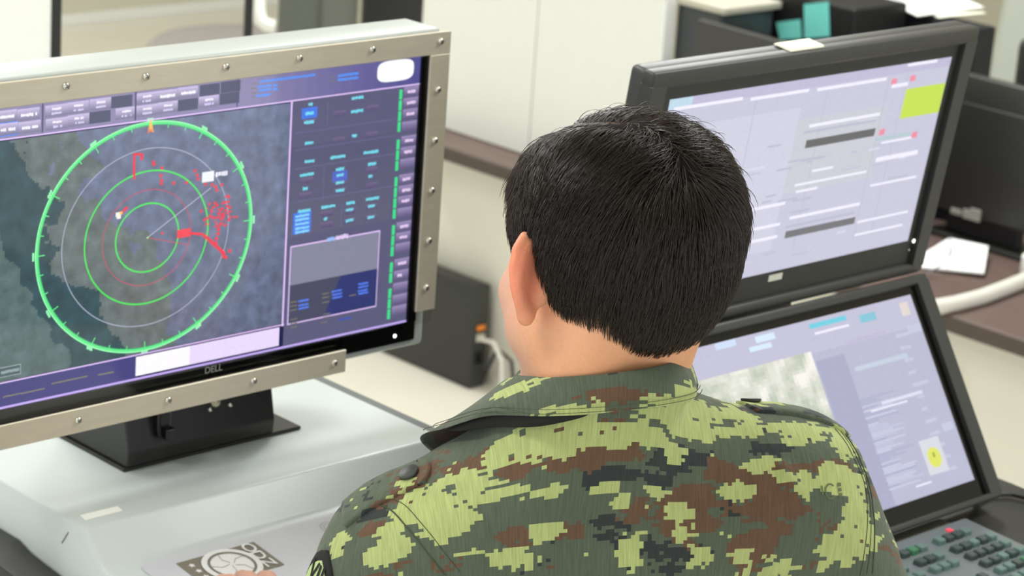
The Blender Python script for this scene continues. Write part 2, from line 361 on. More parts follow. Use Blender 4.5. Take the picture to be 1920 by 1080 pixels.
def sring(cx, cz, rx, rz, wd, col, k, n=96):
    v = []; 
    for i in range(n):
        a = 2*math.pi*i/n; 
        for s in (-0.5, 0.5): v.append((cx+(rx+s*wd)*math.cos(a), sy(k), cz+(rz+s*wd)*math.sin(a)))
    sb.add(v, [(2*i, 2*((i+1) % n), 2*((i+1) % n)+1, 2*i+1) for i in range(n)], col)
def sline(x0, z0, x1, z1, wd, col, k):
    d = Vector((x1-x0, z1-z0)); n = Vector((-d.y, d.x)).normalized()*wd/2; spoly([(x0-n.x, z0-n.y), (x1-n.x, z1-n.y), (x1+n.x, z1+n.y), (x0+n.x, z0+n.y)], col, k)
srect(sx0, sz0, sx1, sz1, (40, 42, 84), 0)
# map: coloured grid of sea and coast, tones raised to include the reflected room
mx0, mx1, mz0, mz1 = sx0, 1.7075, 1.2990, 1.5560
nx, nz = 150, 96
for i in range(nx):
    for j in range(nz):
        x = mx0+(mx1-mx0)*i/nx; z = mz0+(mz1-mz0)*j/nz; u = (i+.5)/nx; v = (j+.5)/nz
        w1 = mnoise.fractal(Vector((x*18, z*18, 3.1)), 0.9, 2.0, 5)*0.06
        w2 = mnoise.fractal(Vector((x*70, z*70, 8.1)), 0.9, 2.0, 4)
        # coast band runs from the upper left to the lower middle; deep water to its left
        e1 = 0.10+(1-v)*0.34+w1*1.4+0.05*math.sin(v*9)      # right edge of deep land
        e2 = 0.25+(1-v)*0.42+w1*1.9+0.03*math.sin(v*14+1)
        e0 = -0.08+(1-v)*0.36+w1*0.8
        if u < e0: col = (84, 104, 106)
        elif u < e1: col = (46, 74, 84)
        elif u < e2: col = (98, 108, 110)
        else: col = (102, 110, 138)
        g = 1+0.16*w2+(0.10*(v-0.5) if u > e2 else 0)
        col = tuple(max(0, c*g) for c in col)
        sb.add([(x, sy(1), z), (x+(mx1-mx0)/nx, sy(1), z), (x+(mx1-mx0)/nx, sy(1), z+(mz1-mz0)/nz), (x, sy(1), z+(mz1-mz0)/nz)], [(0, 1, 2, 3)], col)
cx, cz = 1.5195, 1.4286
LG = (96, 232, 140); GR = (70, 226, 90)
sring(cx, cz, 0.1385, 0.1262, 0.0041, LG, 3, 160); sring(cx, cz, 0.1360, 0.1238, 0.0012, (60, 180, 110), 2, 160); sring(cx, cz, 0.1398, 0.1274, 0.0010, (170, 250, 190), 4, 160)
sring(cx, cz, 0.1078, 0.0985, 0.0011, (168, 172, 196), 2, 120); sring(cx, cz, 0.0797, 0.0738, 0.0018, GR, 3, 120)
sring(cx, cz, 0.0572, 0.0530, 0.0009, (196, 70, 100), 2); sring(cx, cz, 0.0407, 0.0380, 0.0018, GR, 3)
for i in range(36):
    a = math.radians(i*10); big = i % 3 == 0; c_, s_ = math.cos(a), math.sin(a); r1 = 0.137; L_ = 0.0085 if big else 0.005
    sline(cx+(r1-L_)*c_, cz+(r1-L_)*s_*0.91, cx+(r1+(0.004 if big else 0))*c_, cz+(r1+(0.004 if big else 0))*s_*0.91, 0.0012, LG, 4)
    if big:
        for k in (-1, 0, 1): X_, Z_ = cx+(r1+0.0055)*c_-k*0.0028*s_, cz+(r1+0.0055)*s_*0.91+k*0.0028*c_; srect(X_-0.0013, Z_-0.0018, X_+0.0013, Z_+0.0018, (150, 244, 180), 4)
spoly([(cx-0.003, cz+0.119), (cx+0.004, cz+0.119), (cx+0.0005, cz+0.131)], (240, 196, 90), 6); spoly([(cx-0.004, cz+0.1155), (cx, cz+0.1165), (cx-0.001, cz+0.123)], (250, 110, 80), 7); spoly([(cx+0.005, cz+0.1155), (cx+0.001, cz+0.1165), (cx+0.002, cz+0.123)], (250, 150, 90), 7)
q = S(395, 352); sline(cx, cz, q[0], q[1], 0.0009, (190, 188, 214), 4); q = S(354, 459); sline(cx, cz, q[0], q[1], 0.0008, (200, 70, 90), 4)
srect(cx-0.001, cz-0.001, cx+0.001, cz+0.001, (180, 230, 150), 6)
RD = (236, 52, 74)
def dots(pts, s=0.0016, col=RD, k=6):
    for p in pts:
        q = S(*p); srect(q[0]-s*1.1, q[1]-s, q[0]+s*1.1, q[1]+s, col, k)
dots([(251, 290+i*4) for i in range(12)], 0.0013); dots([(251+i*3, 289) for i in range(6)], 0.0012); dots([(265, 292), (265, 297), (287, 304), (288, 308), (303, 315), (301, 329), (302, 338), (302, 344), (325, 343), (349, 342), (365, 320), (369, 328), (371, 335), (385, 345), (397, 346), (415, 346), (406, 356), (403, 350)])
for i in range(70):
    dots([(random.gauss(412, 13), random.gauss(402, 13))], random.uniform(0.0007, 0.0016))
dots([(402, 380), (400, 388), (396, 396), (427, 378), (425, 386), (423, 394), (410, 400), (415, 405)], 0.0014)
q0, q1 = S(331, 447), S(357, 427); srect(q0[0], q0[1], q1[0], q1[1], (240, 60, 80), 6)
dots([(357+i*3, 437+i*0.3) for i in range(8)], 0.0014); dots([(383+i*3.6, 442+i*3.2) for i in range(11)], 0.0019); dots([(404, 455), (405, 447), (408, 438), (409, 430), (423, 482), (417, 474), (430, 470), (418, 480)], 0.0018)
dots([(304, 437)], 0.0013); dots([(228, 398), (233, 393), (236, 390)], 0.0016); dots([(222, 406), (220, 402)], 0.0024, (244, 236, 226), 7); dots([(226, 399)], 0.0016, (250, 190, 90), 8)
q = S(378, 334); srect(q[0], q[1]-0.005, q[0]+0.016, q[1]+0.0065, (240, 240, 250), 7); stext(q[0]+0.016, q[1]+0.002, 0.018, 0.006, (236, 236, 250), 7, 0.95)
# top button strip
srect(sx0, 1.5590, 1.7110, sz1, (138, 130, 170), 1)
def btn(px, py, wd=0.0265, h=0.0125, on=True, rows=2, hi=False):
    x, z = S(px, py)
    if not on: srect(x-wd/2, z-h/2, x+wd/2, z+h/2, (72, 74, 104), 3); return
    srect(x-wd/2, z-h/2, x+wd/2, z+h/2, (118, 112, 144), 3, (204, 190, 228))
    if hi: srect(x-wd/2-0.001, z-h/2-0.001, x+wd/2+0.001, z+h/2+0.001, (60, 130, 240), 2)
    if rows == 2: stext(x-0.005, z+0.002, 0.011, 0.0030, (244, 236, 255), 5, 0.95); stext(x-0.0055, z-0.0028, 0.012, 0.0028, (214, 206, 246), 5, 0.85)
    else: stext(x-0.009, z-0.0005, 0.019, 0.0038, (250, 246, 255), 5, 0.95)
for a in [(10, 217, 1, 1), (53, 213, 1, 1), (105, 206, 1, 2), (146, 200, 1, 2), (188, 194, 1, 2), (228, 189, 0, 1), (275, 183, 1, 2), (313, 178, 1, 1), (352, 172, 1, 1), (393, 167, 0, 1), (432, 161, 0, 1)]: btn(a[0], a[1]+1, on=a[2], rows=a[3])
for a in [(12, 242, 1, 1), (55, 238, 1, 1), (106, 232, 1, 2), (147, 225, 1, 2), (187, 219, 0, 1), (236, 212, 1, 2), (275, 207, 1, 2), (314, 201, 1, 2), (352, 196, 0, 1), (391, 190, 1, 2), (430, 184, 0, 1)]: btn(a[0], a[1], on=a[2], rows=a[3], hi=(a[0] == 12))
for px in (82, 256, 446):
    x, z = S(px, 200); srect(x-0.0025, 1.560, x-0.0005, sz1, (74, 68, 108), 4)
for i in range(14): u = i/13; srect(1.66+(sx1-1.66)*i/14, 1.5590, 1.66+(sx1-1.66)*(i+1)/14, sz1, (134-50*u, 126-46*u, 168-24*u), 2 if i < 4 else 1)
BL = (84, 150, 250)
for k, (px, py, wd) in enumerate(((487, 153, 0.078), (482, 163, 0.020), (484, 170, 0.024), (480, 180, 0.020), (512, 160, 0.006), (512, 167, 0.006), (633, 142, 0.030), (633, 150, 0.030))):
    x, z = S(px, py); stext(x, z, wd, 0.0034, BL, 4, 0.96)
for (px, py) in ((470, 157), (470, 166), (470, 175), (470, 183), (618, 145), (618, 152)):
    x, z = S(px, py); stext(x, z, 0.007, 0.0022, (120, 116, 120), 4, 0.8)
PK = (226, 196, 250)
srect(sx0, 1.5574, sx1, 1.5590, PK, 5)
# white blanked-out rounded block
qx, qz = S(741, 132); n = 24; pts = []
for i in range(n):
    a = 2*math.pi*i/n; ex = abs(math.cos(a))**0.55*(1 if math.cos(a) > 0 else -1); ez = abs(math.sin(a))**0.6*(1 if math.sin(a) > 0 else -1); pts.append((qx+0.0275*ex, qz+0.0125*ez))
spoly(pts, (255, 255, 255), 8)
# right side panel, reflection haze included in its base tone
srect(1.7110, sz0, sx1, 1.5574, (92, 90, 122), 1); srect(1.7110, 1.40, 1.862, 1.505, (98, 96, 120), 2, (88, 86, 118)); srect(1.7075, 1.2960, 1.7100, 1.5574, PK, 5)
TQ = (120, 224, 244); 
def label(px, py, wd, col=TQ, h=0.0042, k=5): x, z = S(px, py); stext(x-wd/2, z, wd, h, col, k, 1.0)
def sbtn(px, py, wd=0.018, h=0.0065, c=(118, 104, 138), c2=(86, 78, 116)): x, z = S(px, py); srect(x-wd/2, z-h/2, x+wd/2, z+h/2, c2, 3, c)
x, z = S(580, 212); srect(x-0.011, z-0.006, x+0.011, z+0.0065, (74, 120, 230), 3); sbtn(580, 229, 0.019, 0.007)
for a in [(582, 195, .006), (580, 212, .012), (579, 229, .014), (670, 183, .017), (669, 208, .018), (579, 268, .012), (664, 254, .007), (580, 302, .014), (633, 294, .022), (695, 285, .022), (575, 327, .020), (572, 353, .007), (637, 317, .012), (637, 328, .010), (637, 342, .012), (637, 357, .012), (697, 307, .012), (694, 330, .006), (570, 395, .018), (615, 387, .020), (657, 380, .013), (698, 372, .020), (610, 410, .005), (655, 393, .011), (655, 413, .011), (696, 386, .010), (695, 407, .010)]: label(*a)
for a in [(637, 212), (698, 202), (635, 262), (697, 252), (575, 338), (572, 366), (697, 318), (697, 347), (637, 344), (637, 358), (613, 400), (613, 421), (655, 396), (655, 414), (696, 387), (696, 407)]: sbtn(*a)
x, z = S(637, 330); srect(x-0.011, z-0.006, x+0.011, z+0.006, (84, 110, 220), 2); x, z = S(566, 415); srect(x-0.013, z-0.014, x+0.013, z+0.011, (80, 120, 230), 3)
for py in (404, 411, 419, 427, 434): label(566, py, 0.020, (140, 216, 250), 0.0036, 6)
for (py, pyr) in ((251, 226), (283, 263), (318, 294), (380, 360)):
    x, z = S(552, py); srect(x, z, 1.862, z+0.0008, (112, 106, 150), 4)
for (px, p0, p1) in ((612, 190, 235), (604, 312, 375), (638, 380, 425)):
    a, z0 = S(px, p1); _, z1 = S(px, p0); srect(a, z0, a+0.0008, z1, (112, 106, 150), 4)
# sub window
wx0, wz1 = S(545, 463); wx1, _ = S(711, 440); _, wz0 = S(700, 601)
srect(wx0-0.0008, 1.2960, wx1+0.0008, wz1+0.0008, PK, 4); srect(wx0+0.0006, 1.2976, wx1-0.0006, wz1-0.0008, (134, 134, 156), 5); srect(wx0+0.0006, 1.2976, wx1-0.0006, 1.343, (74, 74, 98), 6)
spoly([(wx0+0.052, 1.2976), (wx1-0.0006, 1.2976), (wx1-0.0006, 1.343), (wx0+0.075, 1.343)], (50, 56, 112), 7)
x, z = S(625, 447); stext(x-0.010, z, 0.012, 0.0055, (150, 190, 250), 8, 1); stext(x+0.003, z+0.0003, 0.018, 0.0060, (232, 208, 250), 8, 1)
for a in [(568, 563), (568, 571), (568, 577), (630, 545), (631, 551), (631, 557), (680, 531), (680, 537), (679, 544), (680, 549)]: label(a[0], a[1], 0.015, (92, 130, 246), 0.0028, 9)
label(646, 597, 0.02, (60, 84, 190), 0.0025, 9)
for a in [(549, 566), (549, 573), (549, 581), (609, 550), (609, 557), (610, 566), (660, 553), (612, 588), (612, 594), (550, 598), (550, 606), (550, 613), (606, 604)]: label(a[0], a[1], 0.010, (124, 120, 104), 0.0019, 9)
# green bar column and right buttons
gx0 = 1.8655
for (p0, p1) in ((168, 249), (262, 322), (332, 412), (422, 482), (492, 532), (541, 600)):
    xx, z1 = S(742-p0*0.045+8, p0); _, z0 = S(742-p1*0.045+8, p1); n = max(1, round((z1-z0)/0.0135))
    for i in range(n): srect(gx0, z0+(z1-z0)*i/n+0.0006, gx0+0.0045, z0+(z1-z0)*(i+1)/n-0.0006, (64, 222, 140), 5)
for py in (173, 194, 215, 238, 265, 286, 308, 337, 358, 378, 400, 426, 446, 466, 495, 517, 540, 562, 583):
    x, z = S(758-(py-173)*0.045, py); srect(1.8725, z-0.0062, sx1-0.0005, z+0.0062, (92, 84, 122), 3, (158, 142, 186))
    if py not in (238, 308, 400, 466, 540, 562, 583): stext(1.878, z, random.choice((0.007, 0.012, 0.013)), 0.0042, (236, 210, 246), 5, 1.0)
# message bar at the bottom
srect(sx0, 1.2970, 1.7110, 1.2985, PK, 5); srect(sx0, sz0, 1.5080, 1.2970, (60, 56, 122), 3)
_, zz = S(254, 685); x, _ = S(254, 685); srect(x, 1.2735, 1.7045, 1.2955, (250, 244, 255), 4); srect(1.58, 1.2735, 1.7045, 1.2955, (232, 214, 250), 5); srect(sx0, sz0, sx1, 1.2715, (196, 170, 244), 5)
for a in [(60, 733, .03), (20, 741, .02), (130, 712, .045), (198, 700, .02)]: label(a[0], a[1], a[2], (128, 124, 104), 0.0022, 6)
x, z = S(20, 695); srect(x-0.02, z-0.0055, x+0.012, z+0.0055, (170, 180, 186), 3); srect(x-0.02, z-0.0048, x+0.0113, z+0.0048, (70, 88, 92), 4); stext(x-0.012, z, 0.022, 0.004, (150, 168, 172), 5, 0.9)
scr = sb.build('screen', screen_m, mon)

# ================================================================== black console with two stacked monitors
def frame_M(u0, y0, z0, u1, y1, z1):
    """x along X, local z from (y0,z0) lower to (y1,z1) upper, local y pointing back"""
    up = Vector((0, y1-y0, z1-z0)).normalized(); xx = Vector((1, 0, 0)); bk = up.cross(xx)
    m = Matrix((xx, bk, up)).transposed().to_4x4(); m.translation = Vector((u0, y0, z0)); return m
desk = thing('console', 'black operator console carrying two stacked monitors and a keyboard', 'console', (2.2, 1.7, 0))
prof = [(2.15, 1.048), (1.83, 1.048), (1.72, 1.048), (1.69, 1.047), (1.42, 1.038), (1.40, 1.02), (1.44, 0.98), (1.62, 0.94), (1.62, 0.0), (2.15, 0.0)]
b = MB(); b.prism(prof, 1.955, 2.59, r=0.006, seg=3); b.build('body', black_plastic, desk, smooth=True)
p = [at_z(1772, 963, 1.062), at_z(1690, 1000, 1.062)]
b = MB(); b.box((1.975, 1.664, 1.0465), (p[0][0], 1.690, 1.054), r=0.002); b.build('grey_trim', grey_strip, desk)
b = MB(); q0 = at_z(1860, 940, 1.07); b.tube([(2.48, 1.70, 1.052), (2.52, 1.705, 1.052), (2.545, 1.69, 1.052), (2.56, 1.64, 1.052), (2.565, 1.57, 1.05)], 0.003, 8)
tag(b.build('cable', black_plastic, None, smooth=True), 'thin black cable lying on the black console beside the keyboard', 'cable')
# lower monitor
MU = frame_M(0, 1.833, 1.363, 0, 1.800, 1.603); Hu = 0.2424
ML = frame_M(0, 1.689, 1.091, 0, 1.819, 1.295); Hl = 0.2424
XA, XB = 1.963, 2.457
def mon_body(name, label, M_, H, mt, mb_, ml, mr, depth, loc):
    t = thing(name, label, 'monitor', loc)
    x0, x1, z0, z1 = XA-ml, XB+mr, -mb_, H+mt
    b = MB(); b.box((x0+0.001, 0.004, z0+0.001), (x1-0.001, depth, z1-0.001), M=M_, r=0.007, seg=4); b.build('housing', dark_plastic, t, smooth=True)
    b = MB(); wt, wb, wl, wr = mt*0.55, mb_*0.30, ml*0.62, mr*0.62
    b.box((x0, -0.008, z1-wt), (x1, 0.010, z1), M=M_, r=0.0035, seg=3); b.box((x0, -0.008, z0), (x1, 0.010, z0+wb), M=M_, r=0.0035, seg=3)
    b.box((x0, -0.008, z0+wb-0.004), (x0+wl, 0.010, z1-wt+0.004), M=M_, r=0.0005, seg=1); b.box((x1-wr, -0.008, z0+wb-0.004), (x1, 0.010, z1-wt+0.004), M=M_, r=0.0005, seg=1)
    b.build('frame', dark_plastic, t, smooth=True)
    b = MB(); i0, i1, k0, k1 = x0+wl-0.002, x1-wr+0.002, z0+wb-0.002, z1-wt+0.002
    b.box((i0, -0.001, H), (i1, 0.006, k1), M=M_); b.box((i0, -0.001, k0), (i1, 0.006, 0), M=M_); b.box((i0, -0.001, 0), (XA, 0.006, H), M=M_); b.box((XB, -0.001, 0), (i1, 0.006, H), M=M_)
    b.build('bezel', black_plastic if 'upper' in label else black_gloss, t)
    return t
up = mon_body('monitor', 'upper wide monitor with pale form windows, tilted down behind the head', MU, Hu, 0.036, 0.046, 0.040, 0.036, 0.030, (2.2, 1.86, 1.33))
lo = mon_body('monitor', 'lower wide monitor leaning back behind the right shoulder with map window', ML, Hl, 0.022, 0.030, 0.040, 0.036, 0.030, (2.2, 1.72, 1.07))
b = MB(); b.box((2.10, 0.030, 0.02), (2.32, 0.10, 0.18), M=MU, r=0.01); b.build('rear_mount', black_plastic, up, smooth=True)
b = MB(); b.prism([(1.93, 1.049), (2.05, 1.049), (2.02, 1.42), (1.935, 1.42)], 2.05, 2.37, r=0.004); b.build('support_post', black_plastic, desk, smooth=True)
class Scr:
    def __init__(s, M_, H, base): s.M = M_; s.H = H; s.b = MB(); s.rect(XA, 0, XB, H, base, 0)
    def rect(s, x0, z0, x1, z1, col, k):
        x0 = max(XA, x0); x1 = min(XB, x1); y = -0.0015-0.00012*k
        s.b.add([s.M @ Vector(p) for p in ((x0, y, z0), (x1, y, z0), (x1, y, z1), (x0, y, z1))], [(0, 1, 2, 3)], col)
    def uv(s, px, py):
        r = Vector(ray(px, py)); o = Vector(CAM); n = s.M.to_3x3() @ Vector((0, 1, 0)); p0 = s.M.translation
        k = n.dot(p0-o)/n.dot(r); q = s.M.inverted() @ (o+r*k); return q.x, q.z
    def pr(s, p0, p1, h, col, k):      # bar from pixel p0 to pixel p1 along its centre line, height h metres
        a = s.uv(*p0); c = s.uv(*p1); z = (a[1]+c[1])/2; s.rect(a[0], z-h/2, c[0], z+h/2, col, k)
    def bx(s, p0, p1, col, k):         # rectangle from pixel top-left to pixel bottom-right
        a = s.uv(*p0); c = s.uv(*p1); s.rect(min(a[0], c[0]), min(a[1], c[1]), max(a[0], c[0]), max(a[1], c[1]), col, k)
U = Scr(MU, Hu, (198, 198, 218))
U.rect(XA, Hu-0.012, XB, Hu, (190, 186, 214), 1); U.rect(XA, Hu-0.012, 2.0, Hu, (190, 216, 232), 2)
U.rect(XA, 0.03, 2.19, Hu-0.035, (206, 206, 224), 1); U.rect(2.19, 0.10, 2.35, Hu-0.05, (200, 202, 212), 1)
WT = (240, 238, 252); GY = (184, 184, 204)
for p0, p1, h, c in [((1262, 200), (1390, 187), .004, WT), ((1405, 185), (1515, 168), .004, WT), ((1530, 167), (1660, 147), .004, WT), ((1670, 160), (1700, 157), .005, WT), ((1515, 236), (1648, 212), .004, WT),
        ((1505, 246), (1640, 226), .003, GY), ((1488, 345), (1622, 322), .003, WT), ((1478, 408), (1610, 381), .004, WT), ((1640, 298), (1718, 285), .006, WT), ((1700, 120), (1755, 114), .004, WT),
        ((1405, 392), (1470, 380), .004, WT), ((1400, 430), (1460, 420), .004, WT), ((1395, 455), (1455, 442), .004, WT), ((1470, 425), (1600, 398), .003, GY), ((1605, 415), (1700, 396), .003, WT), ((1600, 440), (1690, 420), .003, WT), ((1640, 260), (1705, 250), .004, (176, 200, 206)), ((1650, 265), (1710, 258), .003, WT), ((1630, 345), (1715, 332), .003, WT), ((1490, 358), (1530, 352), .003, WT), ((1500, 300), (1545, 292), .003, GY), ((1520, 320), (1560, 312), .003, WT)]: U.pr(p0, p1, h, c, 4)
U.pr((1508, 270), (1638, 246), 0.010, (96, 96, 98), 5); U.pr((1470, 438), (1600, 413), 0.009, (110, 110, 114), 5)
U.bx((1697, 166), (1757, 209), (196, 224, 74), 6)
for p in ((1674, 152), (1709, 146), (1651, 247), (1712, 252)): U.bx((p[0]-4, p[1]-5), (p[0]+4, p[1]+4), (236, 140, 164), 6)
for px in (1392, 1520, 1662, 1630):
    a = U.uv(px, 300); U.rect(a[0], 0.02, a[0]+0.0012, Hu-0.013, (184, 184, 204), 3)
for i in range(46):
    x = random.uniform(XA+0.02, XB-0.03); z = random.uniform(0.01, Hu-0.06); wd = random.uniform(0.01, 0.04); U.rect(x, z, x+wd, z+0.0022, random.choice([(190, 190, 210), (218, 216, 236), (184, 184, 206)]), 3)
U.b.build('screen', pale_screen_m, up)
Lw = Scr(ML, Hl, (184, 184, 208))
Lw.rect(XA, Hl-0.038, XB, Hl, (194, 192, 214), 1)
for p0, p1, h, c in [((1515, 612), (1585, 598), .006, (110, 206, 226)), ((1610, 600), (1640, 592), .010, (130, 196, 216)), ((1415, 640), (1450, 628), .008, (214, 234, 250)), ((1338, 650), (1378, 644), .008, (206, 222, 246)), ((1403, 656), (1445, 648), .006, (214, 234, 250)), ((1525, 625), (1590, 612), .003, WT), ((1600, 692), (1700, 668), .006, (196, 206, 222)), ((1650, 754), (1728, 738), .004, (222, 222, 240)), ((1700, 620), (1725, 613), .010, (196, 202, 222)), ((1630, 770), (1700, 755), .002, WT), ((1765, 802), (1785, 798), .010, (196, 202, 222)), ((1585, 640), (1660, 625), .003, (190, 184, 212)), ((1715, 912), (1745, 905), .002, WT)]: Lw.pr(p0, p1, h, c, 4)
Lw.bx((1683, 570), (1706, 590), (226, 214, 208), 4)
Lw.rect(2.05, Hl-0.040, XB, Hl-0.038, (196, 192, 220), 2)
# map window with a pale marbled aerial picture
a = Lw.uv(1320, 700); c = Lw.uv(1555, 760); x0, x1 = XA+0.01, Lw.uv(1518, 660)[0]; z1_, z0_ = Lw.uv(1518, 660)[1], Lw.uv(1518, 660)[1]-0.15
for i in range(44):
    for j in range(34):
        u, v = x0+(x1-x0)*i/44, z0_+(z1_-z0_)*j/34; f = 0.5+0.9*mnoise.fractal(Vector((u*30, v*30, 5)), 0.8, 2, 4); f = max(0, min(1, f))
        Lw.rect(u, v, u+(x1-x0)/44, v+(z1_-z0_)/34, (190+58*f, 198+46*f, 180+56*f), 3)
Lw.rect(x1+0.003, 0, x1+0.055, Hl-0.05, (170, 170, 198), 2)
for i in range(40):
    v = 0.02+0.115*i/40; Lw.rect(2.30+0.002*random.random(), v, 2.30+random.uniform(0.02, 0.07), v+0.0015, random.choice([(194, 200, 224), (206, 210, 230), (168, 172, 204)]), 3)
for i in range(12): v = 0.02+0.19*i/12; Lw.rect(2.405, v, 2.405+random.uniform(0.01, 0.03), v+0.004, (200, 200, 222), 3)
q = Lw.uv(1750, 858); Lw.rect(q[0]-0.019, q[1]-0.020, q[0]+0.019, q[1]+0.024, (216, 216, 226), 4)
pts = [(q[0]+0.013*math.cos(i*math.pi/6)*(1 if i % 2 else .92), q[1]+0.013*math.sin(i*math.pi/6)) for i in range(12)]
Lw.b.add([ML @ Vector((x, -0.0021, z)) for x, z in pts], [tuple(range(12))], (224, 228, 96)); Lw.b.add([ML @ Vector(p) for p in ((q[0]-0.002, -0.0023, q[1]), (q[0]+0.002, -0.0023, q[1]), (q[0]+0.002, -0.0023, q[1]+0.006), (q[0]-0.002, -0.0023, q[1]+0.006))], [(0, 1, 2, 3)], (150, 170, 60))
Lw.b.build('screen', pale_screen_m, lo)
led = MATS['white_led']
def led_at(S_, px, py, par, r=0.0025, m=led):
    q = S_.uv(px, py); c = S_.M @ Vector((q[0], -0.0005, q[1])); ax = S_.M.to_3x3() @ Vector((0, -1, 0)); b = MB(); b.lathe([(r, 0), (r, 0.0012), (r*0.4, 0.002)], c, ax, 10); b.build('power_light', m, par)
led_at(U, 1712, 451, up); led_at(U, 1703, 468, up, 0.0018, chrome); led_at(Lw, 1842, 897, lo)
q = U.uv(1452, 519); b = MB(); b.box((q[0]-0.012, -0.0018, q[1]-0.004), (q[0]+0.012, -0.0008, q[1]+0.004), M=MU); b.build('logo', mat('silver_badge', (214, 214, 200), 0.35), up)
for S_, par in ((MU, up), (ML, lo)):     # side clip on the right edge
    b = MB(); b.prism([(0.05, -0.006), (0.20, -0.006), (0.185, -0.016), (0.065, -0.016)], XB+0.0365, XB+0.0445, axis=0, M=S_ @ Matrix(((1, 0, 0, 0), (0, 0, 1, 0.02), (0, 1, 0, 0), (0, 0, 0, 1))), r=0.001, seg=1); b.build('side_clip', dark_plastic, par)
# paper note on the top edge of the upper monitor
q = U.uv(1515, 82); b = MB(); b.box((q[0]-0.030, -0.002, Hu+0.0362), (q[0]+0.028, 0.024, Hu+0.0375), M=MU); b.box((q[0]-0.028, 0.0, Hu+0.0376), (q[0]+0.029, 0.023, Hu+0.0384), M=MU @ Matrix.Translation((0, 0, 0)))
tag(b.build('paper_note', cream_paper), 'small cream paper note lying on top of the upper black monitor', 'note')
# keyboard
kq = at_z(1805, 978, 1.066); kx1 = 2.405; ky1 = 1.660; kx0 = 2.015; ky0 = 1.475
KM = Matrix.Translation((0, 0, 1.062)) 
kb = thing('keyboard', 'slate grey keyboard with pale green keys on the black console', 'keyboard', ((kx0+kx1)/2, (ky0+ky1)/2, 1.05))
tilt = math.atan(0.014/0.28); KM = Matrix.Translation((kx0, ky0, 1.0415)) @ Matrix.Rotation(tilt, 4, 'X')
kw, kd = kx1-kx0, ky1-ky0
b = MB(); b.box((0, 0, 0), (kw, kd, 0.014), M=KM, r=0.005, seg=3); b.build('case', mat('slate_plastic', (112, 120, 124), 0.45, noise=0.04), kb, smooth=True)
keycol = [mat('sage_key', (96, 122, 116), 0.45), mat('dark_key', (60, 74, 72), 0.45), mat('green_key', (62, 122, 88), 0.45)]
def key(x, y, w_=0.0145, m=None):
    b = MB(); bm = bmesh.new(); bmesh.ops.create_cube(bm, size=1.0)
    for v in bm.verts:
        t_ = 0.82 if v.co.z > 0 else 1.0; v.co = Vector((x+v.co.x*w_*t_, y+v.co.y*0.0135*t_, 0.0125+(v.co.z+.5)*0.008))
    bmesh.ops.bevel(bm, geom=list(bm.edges), offset=0.0012, segments=1, affect='EDGES', profile=0.5); b.bm(bm, KM)
    b.build('key', m or random.choices(keycol, (6, 4, 1))[0], kb)
nrow = 6; xk = kw-0.022
for r in range(nrow):
    y = kd-0.036-r*0.0215-(0.0 if r else -0.004)
    for k in range(5):          # number block
        if r == 0 and k == 0: continue
        key(xk-k*0.0165-0.004, y)
    if r in (0, 1, 2, 4):
        for k in range(3): 
            if r == 4 and k != 1: pass
            key(xk-0.105-k*0.0165, y)
    for k in range(8):
        if r == 5 and k in (3, 4): continue
        key(xk-0.168-k*0.0165-(r % 2)*0.004, y)
b = MB(); b.box((kw-0.056, kd-0.020, 0.0142), (kw-0.048, kd-0.013, 0.0155), M=KM); b.build('indicator', mat('red_mark', (220, 70, 90), 0.5, emit=(230, 60, 80), estr=0.6), kb)

# ================================================================== long brown table, partition and what stands there
TX = 4.272; TZ = 0.62
t = thing('table', 'long table with dark brown top and cream front panel', 'table', (4.6, 3.6, 0))
b = MB(); b.box((TX-0.02, 0.6, TZ-0.035), (5.10, 4.86, TZ), r=0.003); b.build('table_top', brown_m, t)
b = MB(); b.box((TX-0.024, 0.6, TZ-0.036), (TX-0.0205, 4.86, TZ-0.002), r=0.001, seg=1); b.build('edge_band', brown_e, t)
b = MB(); b.box((TX+0.06, 0.62, 0.0), (TX+0.08, 4.84, TZ-0.036)); b.build('front_panel', panel_m, t)
for y in (0.64, 4.80): b = MB(); b.box((TX+0.08, y, 0), (5.06, y+0.03, TZ-0.036)); b.build('side_panel', panel_m, t)
t = thing('partition', 'tall white laminate partition panels standing on the brown table', 'partition', (4.42, 4.4, TZ))
XP = TX+0.10
yA = at_x(792, 30, XP)[1]; yS = at_x(1008, 30, XP)[1]; yB = at_x(1243, 60, XP)[1]
for a, c in ((yA, yS+0.002), (yS-0.002, yB)): b = MB(); b.box((XP, c, TZ+0.002), (XP+0.035, a, 2.0), r=0.0025); b.build('panel', white_lam, t)
b = MB(); b.box((XP-0.001, yB-0.004, TZ+0.002), (XP+0.036, yB, 2.001)); b.build('end_face', mat('bright_end_face', (246, 248, 246), 0.4), t)  # paler plate over the end face of the panels
